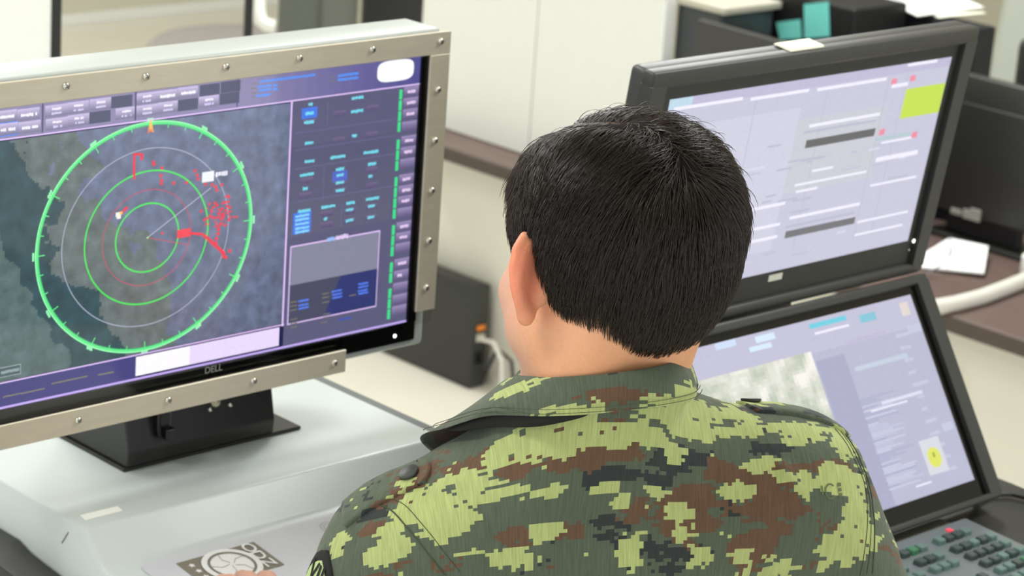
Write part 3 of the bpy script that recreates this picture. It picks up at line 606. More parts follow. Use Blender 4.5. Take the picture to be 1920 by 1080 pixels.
# computer tower on the floor
tw = thing('computer_tower', 'black desktop computer tower on the floor under the brown table with cables plugged in', 'computer', (4.29, 4.71, 0))
yf = at_z(890, 728, 0)[1]; xt = at_z(890, 728, 0)[0]-0.03; 
xt = 4.10; yf = at_x(890, 728, xt)[1]; zb0 = 0.0
pf = at_z(890, 728, 0.001); xt = pf[0]-0.02; yf = pf[1]; ztw = at_x(886, 537, xt)[2]
b = MB(); b.box((xt, yf+0.004, 0.001), (xt+0.055, yf+0.42, ztw), r=0.004); b.build('case', black_plastic, tw, smooth=True)
b = MB(); b.box((xt+0.002, yf, 0.006), (xt+0.053, yf+0.0045, ztw-0.004)); b.build('back_plate', mat('dull_steel_plate', (70, 72, 70), 0.5, metal=0.5), tw)
for (zz, hh_, m) in ((0.16, 0.014, orange_m), (0.13, 0.02, beige_m), (0.07, 0.03, black_gloss)):
    b = MB(); b.box((xt+0.012, yf-0.006, zz), (xt+0.040, yf, zz+hh_), r=0.002); b.build('port', m, tw)
b = MB(); b.tube([(xt+0.03, yf-0.004, 0.135), (xt+0.03, yf-0.05, 0.14), (xt+0.03, yf-0.085, 0.10), (xt+0.03, yf-0.09, 0.05), (xt+0.03, yf-0.088, 0.0075)], 0.0065, 8)
tag(b.build('cable', cable_m, None, smooth=True), 'thick pale cable bending down from the back of the computer tower to the floor', 'cable')
b = MB(); b.tube([(xt+0.040, yf-0.01, 0.03), (xt+0.045, yf-0.05, 0.12), (xt+0.05, yf-0.10, 0.10), (xt+0.045, yf-0.12, 0.03), (xt+0.048, yf-0.10, 0.006)], 0.005, 8)
tag(b.build('cable', black_plastic, None, smooth=True), 'black looping cable behind the computer tower, beside the pale cable', 'cable')

# ---- things at the upper right
def pbox(name, label, cat, m, px0, px1, py0, py1, X0, dx, r=0.006, bottom=None, group=None):
    """upright box whose near face lies at x=X0, between two picture columns"""
    ya = at_x(px0, py1, X0)[1]; yc = at_x(px1, py1, X0)[1]; z1 = at_x((px0+px1)/2, py0, X0)[2]; z0 = bottom if bottom is not None else at_x((px0+px1)/2, py1, X0)[2]
    b = MB(); b.box((X0, min(ya, yc), z0), (X0+dx, max(ya, yc), z1), r=r); return b, (X0+dx/2, (ya+yc)/2, z0), z1
# copier: dark body behind the partition end
b, lc, z1 = pbox('', '', '', None, 1262, 1345, 14, 110, 4.42, 0.19, bottom=TZ)
t = thing('printer', 'dark grey office machine standing right beside the white partition edge', 'printer', lc)
b.build('body', mat('smoky_plastic', (66, 70, 72), 0.3, noise=0.15, nscale=12), t)
y0 = lc[1]; b = MB(); b.box((4.41, y0-0.09, z1), (4.615, y0+0.10, z1+0.018), r=0.004); b.build('lid', beige_m, t)
b, lc, z1 = pbox('', '', '', None, 1345, 1592, -14, 120, 4.62, 0.20, bottom=TZ)
t = thing('monitor', 'big black monitor back with two turquoise notes stuck on it', 'monitor', lc); b.build('housing', mat('matte_black_plastic', (20, 20, 22), 0.5), t)
XN = 4.618
for (pts, lb) in (([(1455, 42), (1501, 36), (1503, 72), (1462, 74)], 'small turquoise note, the shorter and left one, stuck on the black monitor'), ([(1507, 8), (1554, 3), (1556, 68), (1508, 72)], 'tall turquoise note, the right one of the pair, stuck on the black monitor')):
    b = MB(); v = [at_x(*p, XN-0.002) for p in pts]; v2 = [at_x(*p, XN) for p in pts]; b.add(v+v2, [(0, 1, 2, 3), (7, 6, 5, 4), (0, 4, 5, 1), (1, 5, 6, 2), (2, 6, 7, 3), (3, 7, 4, 0)]); tag(b.build('sticky_note', teal_m), lb, 'sticky note', 'turquoise notes')
# angled dark divider in front of it
b = MB(); A_ = at_x(1318, 60, 4.36); B_ = at_x(1470, 70, 4.36)
b.prism([(at_x(1316, 95, 4.36)[1], TZ), (at_x(1316, 40, 4.36)[1], at_x(1320, 36, 4.36)[2]), (at_x(1470, 80, 4.36)[1], at_x(1465, 76, 4.36)[2]), (at_x(1620, 120, 4.36)[1], at_x(1620, 110, 4.36)[2]), (at_x(1620, 140, 4.36)[1], TZ)], 4.345, 4.365, axis=0, r=0.002, seg=1)
tag(b.build('divider', dark_plastic), 'low dark grey divider with sloping top in front of the big black monitor', 'divider')
# beige post and desk clutter
b, lc, _ = pbox('', '', '', None, 1590, 1612, -10, 80, 4.9, 0.03, bottom=TZ); tag(b.build('post', beige_m), 'narrow beige post right of the big black monitor', 'post')
b, lc, z1 = pbox('', '', '', None, 1608, 1822, 28, 130, 4.86, 0.08, bottom=TZ); b_lc = lc
tag(b.build('file_box', mat('navy_black_box', (26, 28, 36), 0.5)), 'wide black box holding loose white papers behind the upper monitor', 'box')
zt2 = z1
t = thing('desk_device', 'small white and lime green device on the wide black box', 'device', tuple(at_x(1650, 50, 4.84)))
p = at_x(1655, 34, 4.86); b = MB(); b.lathe([(0.001, 0), (0.03, 0.003), (0.036, 0.012), (0.03, 0.02), (0.004, 0.026)], (p[0]+0.02, p[1], z1+0.001), (0, 0, 1), 24); b.build('body', mat('white_shell', (226, 226, 236), 0.35), t, smooth=True)
p = at_x(1624, 39, 4.85); b = MB(); b.lathe([(0.001, 0), (0.012, 0.002), (0.013, 0.02), (0.002, 0.024)], (4.856, p[1], p[2]-0.012), (0, 0, 1), 16); b.build('button', lime_m, t, smooth=True)
p = at_x(1630, 5, 4.9); b = MB(); b.lathe([(0.02, 0), (0.032, 0.01), (0.034, 0.05), (0.02, 0.07), (0.002, 0.074)], (p[0]+0.02, p[1], z1), (0, 0, 1), 20)
tag(b.build('speaker', black_plastic, smooth=True), 'small round black speaker left of the loose papers', 'speaker')
for k, (pa, pb, pc, pd, hz, lb) in enumerate([((1655, -2), (1780, -14), (1846, 14), (1720, 30), 0.012, 'loose white paper sheet at the top of the pile'), ((1680, 4), (1800, -6), (1850, 24), (1760, 34), 0.006, 'cream paper sheet under the white sheet in the pile')]):
    v = [at_z(*q, zt2+hz) for q in (pa, pb, pc, pd)]; n = 8; b = MB(); vs = []; fs = []
    for s_ in (0, 1):
        for i in range(n+1):
            for j in range(n+1):
                u, w_ = i/n, j/n; p = (v[0]*(1-u)+v[1]*u)*(1-w_)+(v[3]*(1-u)+v[2]*u)*w_; vs.append((p[0], p[1], p[2]+0.008*math.sin(u*3+k)*math.sin(w_*3)-s_*0.002))
    N1 = (n+1)**2
    for i in range(n):
        for j in range(n): a = i*(n+1)+j; fs += [(a, a+1, a+n+2, a+n+1), (N1+a, N1+a+n+1, N1+a+n+2, N1+a+1)]
    b.add(vs, fs); tag(b.build('paper_sheet', paper_m if k == 0 else cream_paper, smooth=True), lb, 'paper')
# pale fabric and chair far right
p = at_d(1888, 80, 7.2); q = at_d(1880, 130, 7.2)
b = MB(); a0, a1, a2, a3 = at_d(1893, -12, 7.3), at_d(1935, -12, 7.3), at_d(1920, 190, 7.3), at_d(1852, 190, 7.3)
b.add([tuple(v) for v in (a0, a1, a2, a3)]+[(v[0]+0.05, v[1]+0.05, v[2]) for v in (a0, a1, a2, a3)], [(0, 1, 2, 3), (7, 6, 5, 4), (0, 4, 5, 1), (1, 5, 6, 2), (2, 6, 7, 3), (3, 7, 4, 0)])
tag(b.build('curtain', mat('pale_grey_cloth', (176, 180, 170), 0.8, noise=0.05)), 'pale grey hanging cloth strip at the right edge behind the black box', 'cloth')
p = at_d(1918, 118, 6.6); b = MB(); b.box((p[0]-0.02, p[1]-0.22, p[2]-0.25), (p[0]+0.05, p[1]+0.02, p[2]+0.07), r=0.03, seg=4)
b.cyl((p[0]+0.02, p[1]-0.1, 0.02), (p[0]+0.02, p[1]-0.1, p[2]-0.25), 0.03); b.cyl((p[0]+0.02, p[1]-0.1, 0.0), (p[0]+0.02, p[1]-0.1, 0.03), 0.25)
tag(b.build('chair', black_plastic, smooth=True), 'black chair back at the far right beside the pale cloth', 'chair')
# black monitor seen from behind, right of the stacked monitors
XM = 4.74
ya, yc = at_x(1712, 300, XM)[1], at_x(1990, 300, XM)[1]
t = thing('monitor', 'black monitor seen from behind on the brown table, right of the stacked monitors', 'monitor', (XM+0.04, (ya+yc)/2, TZ))
ztm = at_x(1850, 148, XM)[2]; zmm = at_x(1850, 204, XM)[2]; zbm = at_x(1850, 400, XM)[2]
b = MB(); b.box((XM, yc, zmm), (XM+0.03, ya, ztm), r=0.006, seg=3); b.build('upper_cover', dark_plastic, t, smooth=True)
b = MB(); b.box((XM-0.003, yc, zbm-0.02), (XM+0.04, ya, zmm+0.004), r=0.006, seg=3); b.build('housing', black_plastic, t, smooth=True)
b = MB(); b.box((XM+0.02, yc+0.10, TZ+0.012), (XM+0.045, ya-0.10, zbm), r=0.006); b.build('stand_neck', mat('matte_black_plastic', (20, 20, 22), 0.5), t)
b = MB(); b.box((XM-0.01, yc+0.02, TZ), (XM+0.10, ya-0.06, TZ+0.012), r=0.005); b.build('stand_base', black_plastic, t)
b = MB(); p = at_x(1822, 404, XM-0.006)
for dy, dz, w_, h_ in ((0, 0, .05, .022), (.045, -.002, .03, .014), (-.01, .012, .03, .012)): b.box((XM-0.010, p[1]+dy-w_/2, p[2]+dz-h_/2), (XM-0.003, p[1]+dy+w_/2, p[2]+dz+h_/2), r=0.002)
b.build('rating_plate', mat('grey_label', (150, 148, 142), 0.5), t)
# bright sheet leaning on the table
v = [at_z(*q, TZ+0.004) for q in ((1778, 446), (1852, 460), (1846, 512), (1716, 498), (1718, 484))]; v0 = v
b = MB(); zz = [0.014, 0.014, 0.016, 0.004, 0.004]
pts = [at_z(*q, TZ+h) for q, h in zip(((1780, 446), (1853, 461), (1845, 511), (1716, 499), (1720, 482)), (0.03, 0.03, 0.015, 0.006, 0.006))]
n = 5; b.add([tuple(p) for p in pts]+[(p[0], p[1], p[2]-0.004) for p in pts], [(0, 1, 2, 3, 4), (9, 8, 7, 6, 5)]+[(i, (i+1) % n, n+(i+1) % n, n+i) for i in range(n)])
tag(b.build('paper_stack', mat('bright_white_paper', (255, 255, 255), 0.7)), 'bright white paper on the brown table below the black monitor back', 'paper')
c = [at_z(1781, 448, TZ+0.04), at_z(1783, 470, TZ+0.035), at_z(1772, 490, TZ+0.03), at_z(1758, 502, TZ+0.02), at_z(1738, 512, TZ+0.012)]
b = MB(); b.tube(c, 0.0022, 6); tag(b.build('cable', mat('grey_thin_cable', (130, 134, 140), 0.5), smooth=True), 'thin grey cable crossing the bright white paper', 'cable')
c = [at_z(*q, TZ+0.016) for q in ((1700, 590), (1748, 577), (1790, 570), (1840, 557), (1885, 540), (1925, 524), (1980, 495))]
b = MB(); b.tube(c, 0.0175, 12); tag(b.build('hose', cable_m, smooth=True), 'thick pale grey hose curving across the brown table top', 'hose')
p = at_z(1926, 520, TZ); t = thing('glue_bottle', 'white bottle with an orange cap on the brown table at the right edge', 'bottle', tuple(p))
b = MB(); b.lathe([(0.016, 0), (0.018, 0.003), (0.018, 0.05), (0.010, 0.058)], p, (0, 0, 1), 20); b.build('bottle', paper_m, t, smooth=True)
b = MB(); b.lathe([(0.010, 0.058), (0.010, 0.074), (0.004, 0.080)], p, (0, 0, 1), 16); b.build('cap', orange_m, t, smooth=True)

# ---- things at the upper left
t = thing('whiteboard', 'white board with a black frame standing behind the radar monitor', 'whiteboard', tuple(at_d(50, 200, 4.4)[:2])+(0,))
pa, pb = at_d(98, 100, 4.4), at_d(117, 100, 4.4); xw = pa[0]; yw = pa[1]; bw = float(pb[0]-pa[0]) 
wr_ = (np.linalg.norm(pb-pa)); yw2 = at_y(98, 100, yw); xw = at_y(98, 50, yw)[0]; xw2 = at_y(116, 50, yw)[0]
b = MB(); b.box((xw-1.4, yw+0.004, 0.9), (xw, yw+0.014, 2.05)); b.build('board', mat('glossy_white_board', (250, 252, 248), 0.25), t)
b = MB(); b.box((xw, yw, 0.0), (xw2, yw+0.02, 2.08), r=0.002); b.box((xw-1.42, yw, 0.0), (xw-1.40, yw+0.02, 2.08), r=0.002); b.box((xw-1.40, yw, 2.05), (xw, yw+0.02, 2.08), r=0.002); b.box((xw-1.40, yw, 0.87), (xw, yw+0.02, 0.9), r=0.002); b.build('frame', black_metal, t)
p = at_z(420, 62, 0.46); t = thing('stool', 'round grey padded seat in front of the back wall', 'stool', (p[0], p[1], 0))
rs_ = 0.36; b = MB(); b.lathe([(rs_*0.9, 0.385), (rs_, 0.40), (rs_, 0.435), (rs_*0.94, 0.455), (rs_*0.5, 0.462), (0.01, 0.463)], (p[0], p[1]-0.18, 0), (0, 0, 1), 40); b.build('seat', grey_fab, t, smooth=True)
b = MB(); b.cyl((p[0], p[1]-0.18, 0.03), (p[0], p[1]-0.18, 0.39), 0.03); b.cyl((p[0], p[1]-0.18, 0), (p[0], p[1]-0.18, 0.03), 0.24, n=28); b.build('pedestal', black_metal, t)
p = at_d(466, 30, 5.7); b = MB(); b.cyl((p[0], p[1], 0), (p[0], p[1], 2.2), 0.0105, n=12); b.cyl((p[0], p[1], 0), (p[0], p[1], 0.012), 0.12, n=20); tag(b.build('pole', black_metal, smooth=True), 'slim black upright pole behind the radar monitor, beside the round seat', 'pole')
c = [at_d(484, -40, 6.5), at_d(485, 20, 6.5), at_d(489, 38, 6.5), at_d(500, 47, 6.5), at_d(516, 50, 6.5)]
b = MB(); b.tube(c, 0.018, 12); p = at_d(510, 48, 6.5)
t = tag(b.build('bent_tube', white_lam, smooth=True), 'white bent tube hanging beside the slim black pole', 'tube')
a0, a1 = at_d(520, 60, 7.0), at_d(668, 60, 7.0)
t = thing('office_chair', 'grey green office chair back above the steel framed monitor', 'chair', (float((a0[0]+a1[0])/2), float((a0[1]+a1[1])/2), 0))
dirv = Vector(a1-a0); wdt = dirv.length; ang_ = math.atan2(dirv.y, dirv.x); MC = Matrix.Translation(Vector(((a0+a1)/2))) @ Matrix.Rotation(ang_, 4, 'Z')
b = MB(); b.box((-wdt/2, -0.03, -0.2), (wdt*0.06-0.0, 0.05, 0.55), M=MC, r=0.03, seg=4); b.build('backrest', dgreen_m, t, smooth=True)
b = MB(); b.box((-wdt*0.02, -0.02, -0.2), (wdt*0.5, 0.06, 0.5), M=MC, r=0.03, seg=4); b.build('side_cushion', mat('mid_grey_green', (104, 106, 98), 0.55, noise=0.06), t, smooth=True)
zc = float(a0[2]); b = MB(); b.cyl((t.location.x, t.location.y, 0.02), (t.location.x, t.location.y, zc-0.15), 0.03); b.cyl((t.location.x, t.location.y, 0), (t.location.x, t.location.y, 0.03), 0.26, n=24); b.build('pedestal', black_metal, t)
a0, a1 = at_d(676, 50, 7.4), at_d(800, 50, 7.4); b = MB(); dirv = Vector(a1-a0); MC = Matrix.Translation(Vector(((a0+a1)/2))) @ Matrix.Rotation(math.atan2(dirv.y, dirv.x), 4, 'Z')
zc = float(((a0+a1)/2)[2]); b.box((-dirv.length/2, 0, -zc), (dirv.length/2, 0.3, 0.6), M=MC, r=0.01)
tag(b.build('cabinet', mat('charcoal_cabinet', (44, 44, 44), 0.5, noise=0.1)), 'charcoal black cabinet between the office chair and the white partition', 'cabinet')
# ================================================================== the person: implicit surfaces
# local body frame: x to his right, y forward, z up from the floor, origin under the nape
BO = np.array([1.483, 1.402, 0.0]); BYAW = math.radians(-28.0)
def to_world(p):
    c, s = math.cos(BYAW), math.sin(BYAW); return np.stack([c*p[..., 0]-s*p[..., 1], s*p[..., 0]+c*p[..., 1], p[..., 2]], -1)+BO
def to_body(p):
    p = np.asarray(p)-BO; c, s = math.cos(BYAW), math.sin(BYAW); return np.stack([c*p[..., 0]+s*p[..., 1], -s*p[..., 0]+c*p[..., 1], p[..., 2]], -1)
def smin(a, b, k):
    h = np.clip(0.5+0.5*(b-a)/k, 0, 1); return b*(1-h)+a*h-k*h*(1-h)
def smax(a, b, k): return -smin(-a, -b, k)
def ell(p, c, r, R=None):
    q = p-np.array(c)
    if R is not None: q = q @ R
    r = np.array(r); k0 = np.linalg.norm(q/r, axis=-1); k1 = np.linalg.norm(q/(r*r), axis=-1); return k0*(k0-1)/np.maximum(k1, 1e-9)
def cap(p, a, b, ra, rb=None):
    rb = ra if rb is None else rb; a = np.array(a, float); b = np.array(b, float); ba = b-a; pa = p-a
    h = np.clip((pa @ ba)/(ba @ ba), 0, 1); return np.linalg.norm(pa-h[..., None]*ba, axis=-1)-(ra+(rb-ra)*h)
def chain(p, pts, rs, k=0.0):
    d = None
    for i in range(len(pts)-1):
        e = cap(p, pts[i], pts[i+1], rs[i], rs[i+1]); d = e if d is None else (smin(d, e, k) if k else np.minimum(d, e))
    return d
def rot(ax, a):
    c, s = math.cos(a), math.sin(a)
    return np.array({'x': ((1, 0, 0), (0, c, -s), (0, s, c)), 'y': ((c, 0, s), (0, 1, 0), (-s, 0, c)), 'z': ((c, -s, 0), (s, c, 0), (0, 0, 1))}[ax])
def vnoise(p, s, seed=0):
    q = p*s+seed*17.3; i = np.floor(q).astype(np.int64); f = q-i; f = f*f*(3-2*f); out = 0
    for dx in (0, 1):
        for dy in (0, 1):
            for dz in (0, 1):
                h = ((i[..., 0]+dx)*73856093) ^ ((i[..., 1]+dy)*19349663) ^ ((i[..., 2]+dz)*83492791) ^ (seed*2654435)
                h = (h ^ (h >> 13))*1274126177; h = (h ^ (h >> 16)) & 0xffff
                wgt = (f[..., 0] if dx else 1-f[..., 0])*(f[..., 1] if dy else 1-f[..., 1])*(f[..., 2] if dz else 1-f[..., 2]); out = out+wgt*(h/65535.0)
    return out*2-1
# ---- head
HC = np.array([0.015, 0.052, 1.597])
HR = rot('z', math.radians(12)) @ rot('y', math.radians(7)) @ rot('x', math.radians(-11)); HS = 1.06
def to_head(p): return ((p-HC) @ HR)/HS
def from_head(q): return (q*HS) @ HR.T+HC
def cranium(q):
    d = ell(q, (0, -0.014, 0.016), (0.082, 0.097, 0.086)); d = smin(d, ell(q, (0, 0.022, 0.020), (0.068, 0.074, 0.078)), 0.02)
    d = smin(d, ell(q, (0, -0.040, -0.030), (0.052, 0.050, 0.052)), 0.03)
    return d
def head_sdf(q):
    ax = np.abs(q[..., 0]); m = np.stack([ax, q[..., 1], q[..., 2]], -1)
    d = cranium(q)
    d = smin(d, ell(q, (0, 0.042, -0.045), (0.066, 0.056, 0.064)), 0.025)
    d = smin(d, ell(q, (0, 0.044, -0.080), (0.060, 0.050, 0.036)), 0.022)
    d = smin(d, ell(m, (0.052, 0.018, -0.068), (0.024, 0.036, 0.030)), 0.02)      # jaw angle
    d = smin(d, ell(m, (0.044, 0.056, -0.044), (0.026, 0.026, 0.022)), 0.015)     # cheek
    d = smin(d, ell(q, (0, 0.086, -0.104), (0.019, 0.014, 0.014)), 0.015)         # chin
    d = smin(d, cap(m, (0.006, 0.094, 0.012), (0.040, 0.082, 0.010), 0.008, 0.006), 0.012)   # brow
    d = smax(d, -ell(m, (0.031, 0.099, -0.006), (0.015, 0.014, 0.010)), 0.008)    # eye socket
    d = smin(d, ell(m, (0.031, 0.080, -0.006), (0.0118, 0.0118, 0.0118)), 0.002)   # eyeball
    d = smin(d, chain(q, [(0, 0.095, 0.004), (0, 0.107, -0.020), (0, 0.115, -0.036)], [0.0055, 0.0075, 0.0095]), 0.008)   # nose
    d = smin(d, ell(m, (0.011, 0.104, -0.040), (0.007, 0.009, 0.006)), 0.004)
    d = smin(d, ell(q, (0, 0.092, -0.066), (0.023, 0.009, 0.0055)), 0.004); d = smin(d, ell(q, (0, 0.091, -0.077), (0.020, 0.009, 0.0060)), 0.003)
    d = smax(d, -ell(q, (0, 0.104, -0.0715), (0.024, 0.008, 0.0012)), 0.002)
    # ears: flat shell tilted outwards with a rolled rim and a lobe
    rs = q[..., 0] > 0; e = m-np.where(rs[..., None], np.array([0.066, -0.004, -0.026]), np.array([0.077, -0.012, -0.028])); a = math.radians(56); R = rot('z', a); e = e @ R
    t = math.radians(-12); e = e @ rot('x', t)
    sh = ell(e, (0.003, -0.010, 0.0), (0.0046, 0.019, 0.030)); rim = []
    pts = [(0.004, 0.006, 0.008), (0.006, 0.004, 0.022), (0.009, -0.006, 0.031), (0.010, -0.018, 0.030), (0.010, -0.027, 0.018), (0.009, -0.029, 0.003), (0.007, -0.024, -0.012), (0.004, -0.014, -0.024), (0.003, -0.004, -0.030)]
    rimd = chain(e, pts, [0.003, 0.0036, 0.0038, 0.0038, 0.0038, 0.0038, 0.0038, 0.0045, 0.0055])
    ear = smin(sh, rimd, 0.006); ear = smin(ear, ell(e, (0.003, -0.003, -0.030), (0.0055, 0.0085, 0.0095)), 0.006)
    ear = smax(ear, -ell(e, (0.012, -0.006, -0.002), (0.006, 0.011, 0.014)), 0.004)
    ear = smin(ear, ell(e, (-0.004, 0.002, 0.0), (0.010, 0.009, 0.022)), 0.008)
    ear = smin(ear, ell(e, (0.004, 0.006, -0.006), (0.004, 0.004, 0.006)), 0.003)
    d = smin(d, ear, 0.005)
    return d
def neck_sdf(p):
    a = from_head(np.array([0, -0.012, -0.045])); b = np.array([-0.014, 0.045, 1.42])
    d = cap(p, a, b, 0.056, 0.060); 
    d = smin(d, cap(p, a+np.array([0, .03, -0.02]), np.array([0, 0.085, 1.40]), 0.045, 0.05), 0.02)
    d = smin(d, cap(p, from_head(np.array([-0.03, -0.055, -0.04])), np.array([-0.035, 0.02, 1.41]), 0.026, 0.036), 0.03)
    d = smin(d, cap(p, from_head(np.array([0.03, -0.055, -0.04])), np.array([0.020, 0.02, 1.41]), 0.026, 0.036), 0.03)
    return d
# ---- arms and torso key points
SHL = np.array([-0.150, 0.076, 1.300]); SHR = np.array([0.198, 0.048, 1.364])
ELL_ = to_body(np.array([1.288, 1.575, 1.068])); WRL = to_body(np.array([1.462, 1.816, 1.106]))
ELR = to_body(np.array([1.790, 1.265, 1.110])); WRR = to_body(np.array([1.960, 1.440, 1.092]))
def torso_core(p, o=0.0):
    d = ell(p, (0, 0.085, 1.17), (0.170+o, 0.115+o, 0.25+o))
    d = smin(d, cap(p, (-0.095, 0.060, 1.312), (0.140, 0.046, 1.350), 0.064+o), 0.06)
    d = smin(d, cap(p, (0, 0.040, 1.428), (-0.112, 0.070, 1.318), 0.046+o, 0.036+o), 0.04); d = smin(d, cap(p, (0, 0.045, 1.432), (0.155, 0.048, 1.384), 0.048+o, 0.036+o), 0.04)
    d = smin(d, ell(p, (0, 0.065, 1.02), (0.150+o, 0.105+o, 0.2+o)), 0.05)
    d = smin(d, ell(p, (0, 0.045, 0.90), (0.165+o, 0.115+o, 0.12+o)), 0.05)
    return d
def body_sdf(p):
    d = smin(head_sdf(to_head(p))*HS, neck_sdf(p), 0.018)
    return smin(d, torso_core(p), 0.03)
RIDGES = []
def arm_cloth(p, s):
    S_, E_, W_ = (SHL, ELL_, WRL) if s < 0 else (SHR, ELR, WRR)
    W_ = E_+(W_-E_)*0.84; d = chain(p, [S_, E_, W_], [0.072, 0.060, 0.036], 0.03)
    return smin(d, ell(p, S_+np.array([0, 0, -0.01]), (0.062, 0.070, 0.066)), 0.03)
def folds(p):
    q = p.copy(); q[..., 2] *= 0.45
    f = 0.0032*vnoise(q, 16, 1)+0.0018*vnoise(q+0.03*vnoise(p, 9, 5)[..., None], 34, 2)+0.0007*vnoise(p, 90, 3)
    low = np.clip((1.36-p[..., 2])/0.12, 0, 1)
    return f*(0.55+0.45*low)
def shirt_sdf(p):
    d = torso_core(p, 0.014); 
    d = smin(d, arm_cloth(p, -1), 0.035); d = smin(d, arm_cloth(p, 1), 0.035)
    d = smin(d, smin(torso_core(p), neck_sdf(p), 0.03)-0.006, 0.012)
    d = smax(d, p[..., 2]-(1.478+0.35*np.clip(-p[..., 1], 0, 0.05)), 0.003)
    d = smax(d, 0.80-p[..., 2]+0*d, 0.01)
    f = folds(p)
    for pts, a, wd in RIDGES: f = f+a*np.exp(-(chain(p, pts, [0]*len(pts))/wd)**2)
    return d-f
RIDGES += [([(0.100, -0.035, 1.420), (0.135, -0.035, 1.37), (0.165, -0.030, 1.31), (0.185, -0.02, 1.24)], 0.0062, 0.0062),
           ([(0.160, -0.020, 1.42), (0.195, -0.025, 1.36), (0.215, -0.02, 1.30)], 0.0048, 0.006),
           ([(0.030, -0.05, 1.34), (0.026, -0.05, 1.30), (0.036, -0.05, 1.20)], 0.0036, 0.006),
           ([(-0.02, -0.04, 1.38), (-0.03, -0.05, 1.30), (-0.01, -0.05, 1.2)], -0.003, 0.02),
           ([(0.125, -0.035, 1.39), (0.153, -0.04, 1.34), (0.18, -0.03, 1.27)], -0.0045, 0.013),
           ([(0.075, -0.04, 1.39), (0.10, -0.045, 1.33), (0.12, -0.045, 1.25)], -0.003, 0.02)]
def surface_nets(f, lo, hi, h):
    lo = np.array(lo, float); n = np.ceil((np.array(hi)-lo)/h).astype(int)+1
    xs = [lo[i]+h*np.arange(n[i]) for i in range(3)]; V = np.empty(tuple(n), np.float32)
    for i in range(0, n[0], 12):
        g = np.stack(np.meshgrid(xs[0][i:i+12], xs[1], xs[2], indexing='ij'), -1); V[i:i+12] = f(g.reshape(-1, 3)).reshape(g.shape[:3])
    ins = V < 0; c = ins[:-1, :-1, :-1].astype(np.int8)*0
    for a in (0, 1):
        for b_ in (0, 1):
            for e in (0, 1): c = c+ins[a:n[0]-1+a, b_:n[1]-1+b_, e:n[2]-1+e]
    act = (c > 0) & (c < 8); idx = -np.ones(act.shape, np.int64); ci = np.argwhere(act); idx[act] = np.arange(len(ci))
    acc = np.zeros((len(ci), 3)); cnt = np.zeros(len(ci)); 
    for ax in range(3):
        o1, o2 = [k for k in range(3) if k != ax]
        for u in (0, 1):
            for v in (0, 1):
                A = ci.copy(); A[:, o1] += u; A[:, o2] += v; B = A.copy(); B[:, ax] += 1
                va = V[A[:, 0], A[:, 1], A[:, 2]]; vb = V[B[:, 0], B[:, 1], B[:, 2]]; m = (va < 0) != (vb < 0)
                t = np.where(m, va/np.where(m, va-vb, 1), 0); P = A.astype(float); P[:, ax] += t; acc[m] += P[m]; cnt[m] += 1
    verts = lo+h*(acc/cnt[:, None]); faces = []
    for ax in range(3):
        o1, o2 = [(1, 2), (2, 0), (0, 1)][ax]
        sl0 = [slice(None)]*3; sl1 = [slice(None)]*3; sl0[ax] = slice(0, -1); sl1[ax] = slice(1, None)
        s0 = ins[tuple(sl0)]; s1 = ins[tuple(sl1)]; ed = np.argwhere(s0 != s1); ed = ed[(ed[:, o1] > 0) & (ed[:, o2] > 0) & (ed[:, o1] < n[o1]-1) & (ed[:, o2] < n[o2]-1)]
        q = []
        for du, dv in ((-1, -1), (0, -1), (0, 0), (-1, 0)):
            e = ed.copy(); e[:, o1] += du; e[:, o2] += dv; q.append(idx[e[:, 0], e[:, 1], e[:, 2]])
        q = np.stack(q, 1); fl = ~s0[ed[:, 0], ed[:, 1], ed[:, 2]]; q[fl] = q[fl][:, ::-1]; faces.append(q)
    faces = np.concatenate(faces); faces = faces[(faces >= 0).all(1)]
    return verts, faces
def grad(f, p, e=0.0008):
    g = np.stack([f(p+np.array(d)*e)-f(p-np.array(d)*e) for d in ((1, 0, 0), (0, 1, 0), (0, 0, 1))], -1); return g/np.maximum(np.linalg.norm(g, axis=-1, keepdims=True), 1e-9)
def project(f, p, off=0.0, it=6):
    for _ in range(it): p = p-grad(f, p)*(f(p)-off)[:, None]
    return p
# ---- hair
def hairline(q):
    """lower limit of the hair (head z) by azimuth about the vertical, 0 at the back"""
    q = q+np.array([0, 0, 0.0]); az = np.degrees(np.abs(np.arctan2(q[..., 0], -q[..., 1]-0.0)))
    return np.interp(az, [0, 12, 30, 50, 64, 74, 82, 90, 97, 104, 110, 120, 140, 180], [-0.088, -0.082, -0.072, -0.066, -0.050, -0.026, -0.004, 0.006, -0.004, -0.022, 0.004, 0.044, 0.064, 0.070])
WH = np.array([0.000, -0.072, 0.060]); PE = np.array([-0.036, 0.035, 0.098])     # whorl and front end of the parting
def part_dist(q): return chain(q, [WH, (WH+PE)/2+np.array([-0.002, 0, 0.022]), PE], [0, 0, 0])
def hair_mask(q):
    m = np.clip((q[..., 2]-hairline(q))/0.012, 0, 1); return m*m*(3-2*m)
def cap_sdf(q):
    m = hair_mask(q); side = np.clip((np.abs(q[..., 0])-0.05)/0.03, 0, 1); low = np.clip((0.02-q[..., 2])/0.10, 0, 1)
    t = 0.0125-0.0055*low-0.001*side; pd = part_dist(q); groove = np.exp(-(pd/0.011)**2)*np.where(q[..., 1] < -0.035, 0.97, 0.62)
    right = np.clip((q[..., 0]+0.02)/0.04, 0, 1)*np.clip((q[..., 2]-0.04)/0.04, 0, 1); t = t+0.004*right
    t = t*(1-groove)
    return cranium(q)-(t*m-0.006*(1-m))
